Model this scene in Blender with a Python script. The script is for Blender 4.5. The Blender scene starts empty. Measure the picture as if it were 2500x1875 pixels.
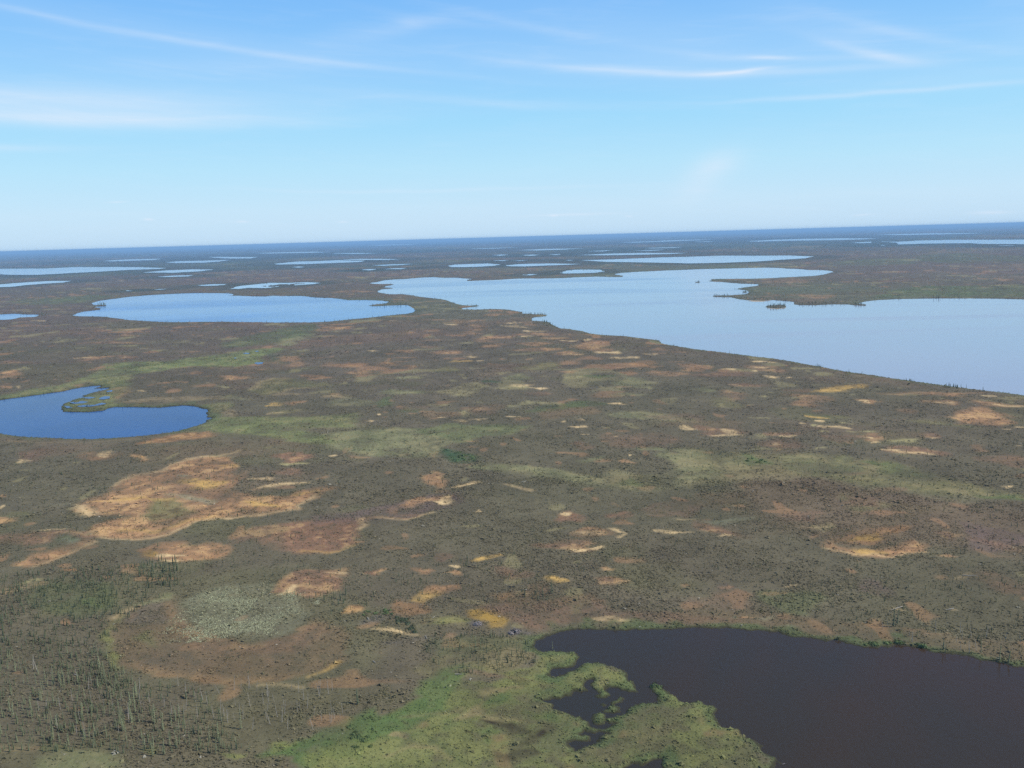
import bpy, math, random
import numpy as np
from mathutils import Matrix, Vector

sc = bpy.context.scene
COL = sc.collection
random.seed(7)
RNG = np.random.default_rng(11)

# ------------------------------------------------------------------ camera
F_PX, W_PX, H_PX = 2165.0, 2500.0, 1875.0
CAM_H = 120.0
PITCH, ROLL = math.radians(9.40), math.radians(-1.64)
cam_d = bpy.data.cameras.new("camera")
cam = bpy.data.objects.new("camera", cam_d); COL.objects.link(cam)
cam_d.sensor_width = 36.0
cam_d.lens = 36.0 * F_PX / W_PX
cam_d.clip_start, cam_d.clip_end = 0.5, 200000.0
CR = Matrix.Rotation(math.pi / 2 - PITCH, 3, 'X') @ Matrix.Rotation(ROLL, 3, 'Z')
cam.matrix_world = Matrix.Translation((0, 0, CAM_H)) @ CR.to_4x4()
sc.camera = cam
CRN = np.array(CR)

# ------------------------------------------------------------------ sun, sky, exposure
SUN_EL, SUN_AZ = math.radians(43), math.radians(104)     # azimuth clockwise from +Y (view direction)
SUN_DIR = Vector((math.sin(SUN_AZ) * math.cos(SUN_EL), math.cos(SUN_AZ) * math.cos(SUN_EL), math.sin(SUN_EL)))
sun_d = bpy.data.lights.new("sun", 'SUN'); sun_d.energy = 4.9; sun_d.angle = math.radians(0.53); sun_d.color = (1.0, 0.95, 0.86)
sun = bpy.data.objects.new("sun", sun_d); COL.objects.link(sun)
sun.rotation_euler = SUN_DIR.to_track_quat('Z', 'Y').to_euler(); sun.location = (0, 0, 500)
sc.view_settings.view_transform = 'Standard'; sc.view_settings.look = 'None'
sc.view_settings.exposure = 0.0; sc.view_settings.gamma = 1.0; sc.view_settings.use_curve_mapping = False
sc.cycles.max_bounces = 5; sc.cycles.diffuse_bounces = 2; sc.cycles.glossy_bounces = 2; sc.cycles.volume_bounces = 0
sc.cycles.use_denoising = False


class NT:
    """little helper for node trees"""
    def __init__(s, tree): s.t = tree; tree.nodes.clear()
    def n(s, kind, **kw):
        nd = s.t.nodes.new(kind)
        for k, v in kw.items():
            if k.startswith('i_'): nd.inputs[k[2:].replace('_', ' ')].default_value = v
            else: setattr(nd, k, v)
        return nd
    def val(s, sock, v):
        if isinstance(v, bpy.types.NodeSocket): s.t.links.new(v, sock)
        elif v is not None: sock.default_value = v
    def m(s, op, a, b=None, c=None, clamp=False):
        nd = s.t.nodes.new('ShaderNodeMath'); nd.operation = op; nd.use_clamp = clamp
        s.val(nd.inputs[0], a); s.val(nd.inputs[1], b); s.val(nd.inputs[2], c)
        return nd.outputs[0]
    def mix(s, fac, a, b, mode='MIX'):
        nd = s.t.nodes.new('ShaderNodeMix'); nd.data_type = 'RGBA'; nd.blend_type = mode
        s.val(nd.inputs[0], fac)
        for i, v in ((6, a), (7, b)):
            if isinstance(v, bpy.types.NodeSocket): s.t.links.new(v, nd.inputs[i])
            else: nd.inputs[i].default_value = (*v, 1.0)
        return nd.outputs[2]
    def noise(s, vec, scale, detail=3, rough=0.55, dims='3D', dist=0.0):
        nd = s.t.nodes.new('ShaderNodeTexNoise'); nd.noise_dimensions = dims
        if vec is not None: s.t.links.new(vec, nd.inputs['Vector'])
        nd.inputs['Scale'].default_value = scale; nd.inputs['Detail'].default_value = detail
        nd.inputs['Roughness'].default_value = rough; nd.inputs['Distortion'].default_value = dist
        return nd.outputs['Fac']
    def link(s, a, b): s.t.links.new(a, b)


def s2l(r, g, b, k=1.0):
    f = lambda c: ((c / 255 + 0.055) / 1.055) ** 2.4 if c > 10 else c / 255 / 12.92
    return np.array([f(r) * k, f(g) * k, f(b) * k])


def px_dir(u, v):
    d = np.array([(u - W_PX / 2) / F_PX, -(v - H_PX / 2) / F_PX, -1.0])
    d = CRN @ d
    return d / np.linalg.norm(d)


def az_el(u, v):
    d = px_dir(u, v)
    return math.atan2(d[0], d[1]), math.asin(d[2])


world = bpy.data.worlds.new("World"); sc.world = world; world.use_nodes = True
N = NT(world.node_tree)
SKY_STRENGTH = 0.12
sky = N.n('ShaderNodeTexSky', sky_type='NISHITA', sun_disc=False, sun_elevation=SUN_EL, sun_rotation=SUN_AZ,
          altitude=100.0, air_density=1.0, dust_density=0.6, ozone_density=2.0)
tc = N.n('ShaderNodeTexCoord')
sep = N.n('ShaderNodeSeparateXYZ'); N.link(tc.outputs['Generated'], sep.inputs[0])
AZ = N.m('ARCTAN2', sep.outputs[0], sep.outputs[1])
EL = N.m('ARCSINE', sep.outputs[2])
# deeper blue with height, pale towards the horizon, as the clear northern sky shows
ramp = N.n('ShaderNodeValToRGB')
N.link(N.m('DIVIDE', EL, math.radians(20), clamp=True), ramp.inputs[0])
SKY_STOPS = [(0.0, (196, 226, 250)), (0.10, (198, 231, 253)), (0.22, (184, 230, 254)), (0.36, (162, 221, 255)), (0.52, (145, 206, 255)), (0.74, (123, 188, 252)), (1.0, (102, 165, 240))]
cr = ramp.color_ramp
while len(cr.elements) < len(SKY_STOPS): cr.elements.new(0.5)
for e, (p, c) in zip(cr.elements, SKY_STOPS):
    e.position = p; e.color = (*s2l(*c), 1)
SKY_GAIN = 1.0 / SKY_STRENGTH
tint = N.n('ShaderNodeVectorMath', operation='SCALE'); N.link(ramp.outputs[0], tint.inputs[0]); tint.inputs['Scale'].default_value = SKY_GAIN
# the lower sky takes the observed tint, the sky overhead stays the physical one
low = N.m('SUBTRACT', 1.0, N.m('DIVIDE', N.m('SUBTRACT', EL, math.radians(18)), math.radians(25), clamp=True))
base = N.mix(N.m('MULTIPLY', low, 0.93), sky.outputs[0], tint.outputs[0])
# cirrus: curved, feathered streaks in the sky's azimuth / elevation
comb = N.n('ShaderNodeCombineXYZ'); N.link(AZ, comb.inputs[0]); N.link(EL, comb.inputs[1])
warp = N.m('MULTIPLY', N.m('SUBTRACT', N.noise(comb.outputs[0], 5.0, 3), 0.5), 0.012)
comb2 = N.n('ShaderNodeCombineXYZ'); N.link(N.m('MULTIPLY', AZ, 5.0), comb2.inputs[0]); N.link(N.m('MULTIPLY', EL, 42.0), comb2.inputs[1])
comb3 = N.n('ShaderNodeCombineXYZ'); N.link(N.m('ADD', N.m('MULTIPLY', AZ, 9.0), N.m('MULTIPLY', EL, 30.0)), comb3.inputs[0]); N.link(N.m('ADD', N.m('MULTIPLY', EL, 190.0), N.m('MULTIPLY', AZ, 22.0)), comb3.inputs[1])
fibre = N.noise(comb3.outputs[0], 1.0, 5, 0.6, dist=0.4)
feather = N.m('ADD', N.m('MULTIPLY', N.noise(comb2.outputs[0], 1.6, 6, 0.65, dist=0.6), 0.7), N.m('MULTIPLY', fibre, 0.3))
total = None
# (x0,y0, x1,y1, sag, halfwidth, strength, peak position along 0..1)
STREAKS = [(-150, -12, 1150, 188, 3, 9, .30, .5), (-150, -20, 1150, 170, 3, 30, .13, .45),
    (900, 98, 1860, 178, 14, 11, .52, .84), (900, 80, 1880, 165, 14, 38, .20, .6), (1640, 180, 1860, 170, 2, 5, .60, .7),
    (1300, 60, 1960, 145, 14, 10, .22, .9), (1250, 20, 1950, 130, 14, 45, .14, .6), (1800, 142, 1930, 144, 0, 5, .38, .6),
    (1960, 85, 2280, 158, 6, 14, .22, .5), (1850, 10, 2400, 165, 12, 45, .14, .5), (2030, 110, 2240, 145, 6, 12, .22, .6),
    (1740, 248, 2600, 190, 4, 7, .42, .5), (1800, 225, 2600, 180, 0, 26, .16, .6),
    (-300, 228, 800, 250, 8, 34, .62, .35), (-300, 275, 900, 288, 4, 16, .48, .42), (-300, 360, 300, 358, 0, 10, .30, .3),
    (700, 110, 1050, 52, 4, 16, .20, .7), (960, 48, 1040, 60, 0, 14, .18, .5), (250, 155, 850, 150, 4, 18, .14, .5),
    (700, 205, 1500, 262, 6, 14, .18, .6), (1670, 430, 1800, 385, 0, 30, .42, .6), (1650, 480, 1760, 430, 0, 30, .24, .5), (1100, 20, 1500, 95, 5, 14, .2, .5), (2000, 30, 2450, 120, 6, 14, .18, .5), (900, 20, 1250, 70, 4, 12, .16, .5),
    (600, 462, 1500, 455, 4, 6, .22, .5), (-200, 560, 2700, 480, 0, 40, .10, .5),
    (0, 150, 1300, 190, 0, 60, .10, .3), (1150, 0, 2600, 60, 0, 50, .07, .5), (2400, 60, 2700, 100, 0, 60, .12, .5),
    (262, 492, 308, 491, 0, 3, .40, .5), (350, 535, 374, 536, 0, 3.2, .65, .5), (578, 541, 606, 541, 0, 3, .45, .5),
    (825, 541, 850, 541, 0, 3, .40, .5), (1295, 529, 1500, 524, 0, 4, .35, .5), (1342, 530, 1362, 528, 0, 3, .5, .5),
    (1525, 529, 1545, 530, 0, 3, .4, .5), (2370, 522, 2470, 520, 0, 5, .45, .5), (2080, 524, 2130, 523, 0, 3, .3, .5)]
for x0, y0, x1, y1, sag, hw, st, pk in STREAKS:
    a0, e0 = az_el(x0, y0); a1, e1 = az_el(x1, y1)
    L = math.hypot(a1 - a0, e1 - e0); dx, dy = (a1 - a0) / L, (e1 - e0) / L
    rel_a = N.m('SUBTRACT', AZ, a0); rel_e = N.m('SUBTRACT', N.m('ADD', EL, warp), e0)
    t = N.m('ADD', N.m('MULTIPLY', rel_a, dx / L), N.m('MULTIPLY', rel_e, dy / L))
    s_ = N.m('ADD', N.m('MULTIPLY', rel_a, -dy), N.m('MULTIPLY', rel_e, dx))
    sg = sag / F_PX
    # parabola sag below the chord
    par = N.m('MULTIPLY', N.m('MULTIPLY', t, N.m('SUBTRACT', 1.0, t)), 4 * sg)
    s_ = N.m('DIVIDE', N.m('ADD', s_, par), hw * (.75 if hw < 15 else 1) / F_PX)
    across = N.m('EXPONENT', N.m('MULTIPLY', N.m('MULTIPLY', s_, s_), -1.0))
    tt = N.m('SUBTRACT', t, pk)
    wid = 0.42
    along = N.m('EXPONENT', N.m('MULTIPLY', N.m('MULTIPLY', tt, tt), -1.0 / (2 * (wid * (0.75 if pk > .8 else 0.8)) ** 2)))
    c = N.m('MULTIPLY', N.m('MULTIPLY', across, along), st * (.72 if y1 < 200 and x0 > -200 and x0 < 2000 else .85))
    total = c if total is None else N.m('ADD', total, c)
fe = N.m('MULTIPLY', total, N.m('ADD', 0.35, N.m('MULTIPLY', feather, 1.25)))
veil = N.m('MULTIPLY', N.m('SUBTRACT', feather, 0.5, clamp=True), 0.35)
cl = N.m('MINIMUM', N.m('ADD', fe, veil), 0.9)
cloud_c = tuple(s2l(226, 238, 253) / SKY_STRENGTH)
skyc = N.mix(cl, base, cloud_c)
bg = N.n('ShaderNodeBackground', i_Strength=SKY_STRENGTH); N.link(skyc, bg.inputs[0])
wo = N.n('ShaderNodeOutputWorld'); N.link(bg.outputs[0], wo.inputs[0])
world.cycles.sampling_method = 'MANUAL'; world.cycles.sample_map_resolution = 512


# ------------------------------------------------------------------ helpers
FR = {'A': (0, 500, 2.212), 'B': (800, 550, 2.4578), 'C': (1600, 500, 2.4578), 'D': (0, 850, 2.765), 'E': (0, 1350, 2.6024),
      'F': (850, 1450, 2.6024), 'G': (1700, 1400, 2.765), 'H': (800, 700, 2.4578), 'I': (1700, 850, 2.765),
      'J': (800, 1150, 2.4578), 'P': (0, 0, 1.0)}


def fpx(fr, pts):
    x0, y0, k = FR[fr]
    a = np.array([[float(q) for q in p.split(',')] for p in pts.split()]) if isinstance(pts, str) else np.array(pts, float)
    return a / k + np.array([x0, y0])


def to_ground(px):
    """photo outline -> ground plane in metres"""
    px = np.atleast_2d(px)
    d = np.stack([(px[:, 0] - W_PX / 2) / F_PX, -(px[:, 1] - H_PX / 2) / F_PX, -np.ones(len(px))], 1) @ CRN.T
    t = CAM_H / np.maximum(-d[:, 2], 1e-5)
    return d[:, :2] * t[:, None]


def G(fr, pts): return to_ground(fpx(fr, pts))


def _hash(ix, iy, seed):
    h = (ix.astype(np.int64) * 374761393 + iy.astype(np.int64) * 668265263 + seed * 974711) & 0xffffffff
    h = ((h ^ (h >> 13)) * 1274126177) & 0xffffffff
    h = ((h ^ (h >> 16)) * 2246822519) & 0xffffffff
    return ((h >> 8) & 0xffff) / 65535.0


def vnoise(x, y, seed=0):
    ix, iy = np.floor(x), np.floor(y)
    fx, fy = x - ix, y - iy
    fx = fx * fx * (3 - 2 * fx); fy = fy * fy * (3 - 2 * fy)
    a = _hash(ix, iy, seed); b = _hash(ix + 1, iy, seed); c = _hash(ix, iy + 1, seed); d = _hash(ix + 1, iy + 1, seed)
    return (a + (b - a) * fx) * (1 - fy) + (c + (d - c) * fx) * fy


def fbm(x, y, scale, oct=4, seed=0, gain=0.5):
    """about -0.5 .. 0.5"""
    x = x / scale; y = y / scale
    t = np.zeros_like(x); amp = 1.0; tot = 0
    for o in range(oct):
        c, s = math.cos(0.7 * o + seed), math.sin(0.7 * o + seed)
        t += amp * (vnoise((x * c - y * s) + 17.3 * o, (x * s + y * c) - 9.1 * o, seed + o) - 0.5)
        tot += amp; amp *= gain; x = x * 2.03; y = y * 2.03
    return t / tot * 1.6


def sstep(a, b, x):
    t = np.clip((x - a) / (b - a + 1e-12), 0, 1)
    return t * t * (3 - 2 * t)


def poly_sd(P, X, Y, closed=True):
    """distance to outline; negative inside (closed)"""
    n = len(P); d2 = np.full(X.shape, 1e18); inside = np.zeros(X.shape, bool)
    for i in range(n if closed else n - 1):
        ax, ay = P[i]; bx, by = P[(i + 1) % n]
        ex, ey = bx - ax, by - ay
        wx, wy = X - ax, Y - ay
        t = np.clip((wx * ex + wy * ey) / (ex * ex + ey * ey + 1e-9), 0, 1)
        d2 = np.minimum(d2, (wx - ex * t) ** 2 + (wy - ey * t) ** 2)
        if closed:
            c = (ay > Y) != (by > Y)
            if c.any():
                inside ^= c & (X < ex * (Y - ay) / (ey if abs(ey) > 1e-9 else 1e-9) + ax)
    d = np.sqrt(d2)
    return np.where(inside, -d, d) if closed else d


def sd_in_box(P, X, Y, margin, closed=True, far=1e6):
    out = np.full(X.shape, far)
    lo, hi = P.min(0) - margin, P.max(0) + margin
    idx = np.nonzero((X > lo[0]) & (X < hi[0]) & (Y > lo[1]) & (Y < hi[1]))[0]
    for k in range(0, len(idx), 200000):
        j = idx[k:k + 200000]
        out[j] = poly_sd(P, X[j], Y[j], closed)
    return out


def row_step(D): return D * D / (CAM_H * F_PX * 0.41)


# ------------------------------------------------------------------ lakes traced from the photograph
L_left = G('D', "-700,420 -400,380 0,350 60,343 150,330 250,318 350,303 430,292 500,275 560,265 620,256 670,253 690,257 665,264 640,272 630,278 690,270 735,267 742,271 700,283 650,293 600,308 545,325 575,328 540,340 500,348 470,362 430,372 425,385 408,412 425,420 430,430 500,433 570,434 640,428 700,420 740,405 790,398 850,400 920,398 1000,402 1080,402 1150,395 1230,388 1300,392 1350,400 1370,410 1410,412 1405,425 1385,440 1400,455 1390,468 1430,470 1420,478 1385,485 1390,500 1350,515 1290,535 1240,550 1200,562 1120,575 1000,590 880,602 760,610 600,614 450,612 320,606 200,600 100,592 0,575 -400,540 -700,500")
LA = np.vstack([fpx('A', "395,597 420,585 450,578 500,572 540,570 542,556 500,553 490,551 572,547 574,540 505,541 497,533 510,525 560,515 640,505 700,497 780,490 860,485 960,480 1060,477 1160,477 1240,479 1270,484 1230,492 1290,491 1340,494 1430,496 1470,491 1540,494 1620,492 1670,496 1690,501 1760,504"),
                fpx('B', "0,435 60,441 125,450 240,449 330,453 368,458 345,468 290,474 245,480 248,485 310,486 390,481 470,479 500,488 515,500 522,520 480,530 400,537 330,545 240,555 120,566 0,578"),
                fpx('A', "1700,634 1600,635 1480,635 1350,633 1200,631 1080,632 960,634 860,632 760,626 680,620 610,610 570,604 500,602 440,602 395,600")])
L_mid = to_ground(LA)
LB = np.vstack([fpx('B', "237,349 290,342 340,330 400,325 470,322 560,314 630,311 700,316 780,315 830,320 870,321 835,328 835,336 880,333 960,330 1050,326 1150,320 1260,320 1400,317 1500,313 1620,308 1760,312 1778,305 1745,298 1715,293 1760,286 1850,280 1960,275 2060,270 2200,265"),
                fpx('C', "330,385 450,382 560,379 650,378 740,379 800,384 870,385 880,390 950,392 1010,393 1075,400 1040,411 1000,420 960,425 880,430 800,433 720,438 600,443 480,444 380,444 312,443 350,450 300,460 380,462 450,468 520,474 600,475 627,480 600,488 540,494 470,506 500,508 550,513 565,525 545,535 480,540 430,543 350,543 343,552 400,555 440,554 480,562 520,570 570,575 650,577 700,572 760,577 830,583 835,600 860,603 960,603 1060,598 1150,598 1200,604 1260,608 1268,596 1215,594 1260,580 1330,573 1430,567 1600,563 1800,562 2000,563 2212,568 2700,580 3300,640"),
                fpx('I', "3200,430 2700,382 2212,320 2100,305 2000,293 1900,282 1800,270 1700,256 1600,243 1500,228 1400,212 1300,200 1200,183 1100,170 1000,155 930,142 850,128 760,112 660,92 560,76 450,63 340,50 230,35 130,22 0,8"),
                fpx('B', "2130,730 2060,720 2020,712 2000,705 1990,690 1900,680 1780,664 1650,658 1580,650 1530,635 1450,622 1400,620 1365,607 1340,590 1320,580 1280,575 1230,572 1222,562 1240,552 1310,547 1318,537 1280,533 1220,532 1165,528 1170,519 1120,514 1090,506 1000,503 900,506 800,504 810,497 860,491 907,488 907,480 860,482 800,478 740,460 700,445 640,438 560,430 500,420 440,412 380,415 330,408 297,400 310,388 350,382 390,381 392,375 345,374 345,366 375,363 370,359 398,358 396,352 300,352 237,350")])
L_big = to_ground(LB)
LN = np.vstack([fpx('F', "1185,335 1180,315 1190,295 1230,282 1270,265 1320,250 1380,237 1440,228 1500,225 1600,226 1690,232 1760,226 1900,226 2050,222"),
                fpx('G', "0,365 80,368 150,373 200,366 260,373 330,383 400,383 480,390 560,400 600,418 640,430 700,433 760,433 830,443 880,456 930,453 990,462 1030,480 1080,490 1150,497 1230,503 1290,498 1330,485 1380,480 1430,490 1500,505 1570,525 1640,540 1700,540 1760,548 1830,562 1900,577 1980,590 2060,605 2130,622 2212,636 2700,750 3300,980 3200,1500 2300,1900 900,1900 500,1500 530,1313 540,1300 560,1280 605,1285 560,1265 540,1240 480,1230 445,1200 430,1160 400,1120 340,1110 300,1075 270,1045 230,1045 180,1035 150,1010 132,960 140,915 110,900 60,885 40,870 0,870"),
                fpx('F', "2150,695 2110,680 2080,650 2040,630 2000,610 1985,592 1950,582 1925,588 1925,610 1945,630 1965,650 1975,680 1950,693 1900,693 1850,687 1840,695 1810,710 1775,735 1765,760 1720,775 1680,788 1640,785 1630,760 1600,760 1550,765 1545,790 1560,820 1580,835 1610,838 1640,825 1690,828 1660,845 1640,860 1600,866 1580,858 1545,845 1525,820 1520,800 1490,795 1450,775 1400,755 1350,740 1310,725 1290,690 1230,672 1290,668 1350,668 1375,655 1415,650 1430,620 1490,628 1540,620 1560,640 1580,658 1630,660 1665,648 1665,632 1640,615 1635,600 1650,590 1700,590 1740,605 1790,625 1840,628 1845,610 1830,580 1800,555 1780,530 1765,500 1740,480 1690,460 1640,448 1575,432 1520,437 1480,452 1440,470 1435,490 1400,500 1350,512 1310,522 1280,515 1280,495 1310,478 1360,478 1390,480 1420,460 1455,420 1462,395 1450,370 1420,362 1380,370 1330,362 1290,352 1260,358 1230,368 1200,358 1185,340")])
L_near = to_ground(LN)
L_pool1 = G('F', "1400,945 1450,940 1500,945 1535,930 1540,905 1510,890 1475,892 1510,878 1545,885 1570,895 1600,880 1650,888 1610,905 1590,930 1560,945 1530,965 1490,975 1440,1000 1430,975 1405,965")
L_pool2 = G('F', "1700,1150 1770,1106 1840,1075 1850,1095 1900,1065 1950,1052 1990,1060 1995,1106 2000,1150 1900,1200 1750,1210")
L_a3 = G('A', "-300,600 0,592 80,588 150,593 222,594 190,605 110,608 60,618 0,621 -300,640")
CREEK = G('F', "1530,552 1515,575 1530,600 1560,635")
ISLETS = [G('F', "1590,700 1600,688 1625,690 1632,705 1610,714"), G('F', "1610,740 1660,710 1660,685 1700,675 1730,653 1762,668 1740,690 1690,708 1728,725 1725,752 1660,755 1620,752")]
ISLAND = G('C', "660,612 672,603 700,603 745,600 775,601 787,610 775,619 730,623 690,621 668,618")
ISLAND2 = G('C', "238,466 245,460 262,459 269,463 262,468 245,469")
ISLAND3 = G('C', "520,524 535,519 552,520 556,527 530,529")
CUT = [L_left, L_mid, L_big, L_near, L_pool1, L_pool2, L_a3]
LANDS = ISLETS + [ISLAND, ISLAND2, ISLAND3]


def lake_sd(X, Y, rough=True):
    """metres to the nearest traced shore: negative on water"""
    D = np.hypot(X, Y)
    if rough:
        a = 0.0022 * D + 0.45
        Xd = X + a * fbm(X, Y, 4.0, 4, 31, .6) + 0.0012 * D * fbm(X, Y, 27, 3, 33)
        Yd = Y + a * fbm(X, Y, 4.0, 4, 32, .6) + 0.0008 * D * fbm(X, Y, 27, 3, 34)
        f = 1.1 * np.clip(1.6 - D / 500, 0, 1)
        Xd = Xd + f * fbm(X, Y, 1.8, 3, 35); Yd = Yd + f * fbm(X, Y, 1.8, 3, 36)
    else: Xd, Yd = X, Y
    out = np.full(X.shape, 1e5)
    for P in CUT:
        out = np.minimum(out, sd_in_box(P, Xd, Yd, 60 + 0.02 * np.hypot(*P.mean(0))))
    cs = sd_in_box(CREEK, Xd, Yd, 20, closed=False) - 0.9
    out = np.minimum(out, cs)
    for P in LANDS:
        s = sd_in_box(P, Xd, Yd, 40)
        out = np.maximum(out, -s)
    return out


POOLS = [G('D', s) for s in ("475,380 510,372 560,370 600,375 560,385 500,388", "520,402 570,395 640,395 690,380 720,388 660,400 600,408 540,410",
    "680,345 710,335 745,338 740,350 700,358 670,355", "560,345 610,340 650,345 600,355", "430,397 470,400 490,410 450,414", "720,300 760,295 755,305 725,308",
    "1640,42 1660,38 1690,42 1675,48 1650,47", "1715,110 1735,104 1780,104 1775,114 1740,120", "1715,27 1735,24 1757,27 1735,30", "1578,74 1590,71 1598,75 1588,78")]
FAR = [('A', "-200,347 0,347 130,346 250,345 400,338 600,337 750,338 900,343 860,348 700,353 550,362 430,368 300,375 200,380 60,380 0,376 -200,372"),
 ('A', "-100,440 0,432 80,425 180,418 280,413 385,413 340,422 240,428 140,436 60,445 0,447 -100,452"), ('A', "565,303 700,295 875,292 840,299 700,304 590,307"),
 ('A', "890,312 980,305 1100,303 1240,298 1185,308 1100,314 950,316"), ('A', "1125,283 1200,282 1290,283 1395,283 1350,291 1230,291 1160,287"),
 ('A', "770,367 900,356 1040,350 1155,351 1080,361 930,369"), ('A', "850,390 940,384 1043,382 1020,388 900,392"), ('A', "1060,437 1150,431 1225,431 1200,438 1100,440"),
 ('A', "1240,456 1300,440 1380,432 1450,424 1560,424 1660,420 1730,424 1690,431 1600,436 1560,443 1500,444 1440,452 1340,451 1290,457"),
 ('A', "1480,320 1600,308 1720,305 1830,300 1975,304 1930,311 1800,316 1640,322 1500,324"), ('A', "1840,296 1950,293 2060,293 2170,295 2100,299 1920,299"),
 ('A', "1380,262 1520,257 1700,254 1785,257 1640,261 1450,264"), ('A', "1800,263 1900,262 2050,262 1950,266"), ('B', "260,243 380,236 515,233 450,240 330,245"),
 ('A', "1578,338 1610,335 1642,336 1620,341"), ('A', "1955,353 2000,349 2032,349 2000,356"), ('B', "205,268 250,265 290,264 260,272"), ('B', "330,265 400,260 474,259 440,265"),
 ('B', "232,121 400,115 565,112 480,118 330,123"), ('A', "668,466 700,464 732,465 700,468"), ('A', "-60,265 60,262.5 175,262.5 60,266"), ('A', "830,460 880,457 905,457 860,461"),
 ('B', "720,245 760,238 860,234 960,231 1037,237 1000,245 920,250 820,253 740,253"), ('B', "1065,242 1150,235 1240,232 1350,231 1525,234 1440,239 1300,244 1180,249 1090,248"),
 ('B', "1395,287 1430,275 1480,269 1560,268 1635,269 1665,279 1610,287 1500,291 1420,292"), ('B', "1150,300 1200,295 1260,296 1220,303"),
 ('P', "1418,636 1492,634 1553,631.5 1614,629 1681,627.5 1763,624.8 1844,625 1925,624.5 1988,627 1966,631.5 1917,634.5 1844,639.5 1763,642.5 1685,644 1600,642 1540,641 1480,640"),
 ('B', "1510,180 1700,171 1900,167 2160,168 2050,174 1850,179 1650,182"), ('B', "1155,181 1230,177 1278,179 1220,185"), ('B', "1325,177 1400,174 1370,180"),
 ('B', "1145,150 1300,143 1550,140 1400,148 1250,153"), ('B', "810,144 950,138 1170,132 1000,141"), ('B', "985,181 1040,177 1082,178 1040,184"), ('B', "1555,157 1720,150 1650,158"),
 ('B', "1830,154 2025,147 1940,155"), ('B', "1900,138 2140,131 2080,137 1950,140"), ('B', "1750,104 2000,95 2212,89 2100,96 1850,105"), ('B', "990,213 1090,211 1050,216"),
 ('B', "1110,214 1200,211 1150,216"), ('B', "1425,210 1475,211 1450,214"), ('B', "20,170 150,167 320,168 150,173"),
 ('C', "545,220 700,211 900,205 1100,202 1350,203 1250,209 1050,214 800,217 620,222"), ('C', "1180,229 1300,222 1290,230 1230,232"),
 ('C', "1345,222 1450,223 1600,215 1800,211 2000,211 2212,210 2700,214 2600,242 2212,238 1950,236 1900,232 1750,233 1600,235 1500,238 1455,240 1440,228"),
 ('C', "1315,181 1500,175 1700,171 1990,172 1800,177 1500,183"), ('C', "1345,245 1395,241 1370,246"), ('C', "0,218 180,211 370,208 250,214 100,219"), ('C', "2050,246 2170,245 2110,248"), ('C', "230,223 370,219 300,224")]

# ------------------------------------------------------------------ colours of the ground cover
PAL = dict(peach=s2l(174, 137, 103), red=s2l(145, 113, 92), rb=s2l(126, 105, 88), cream=s2l(222, 198, 152), gold=s2l(210, 176, 106), yel=s2l(168, 140, 76),
           orange=s2l(170, 130, 92), olive=s2l(124, 122, 84), oc=s2l(164, 158, 116), pale=s2l(138, 140, 104), green=s2l(93, 114, 70), dg=s2l(70, 92, 64),
           yg=s2l(132, 138, 84), tan=s2l(156, 140, 108), mud=s2l(54, 46, 40), grey=s2l(114, 110, 106), lich=s2l(160, 166, 140), brown=s2l(120, 104, 82), plum=s2l(116, 100, 97))
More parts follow.
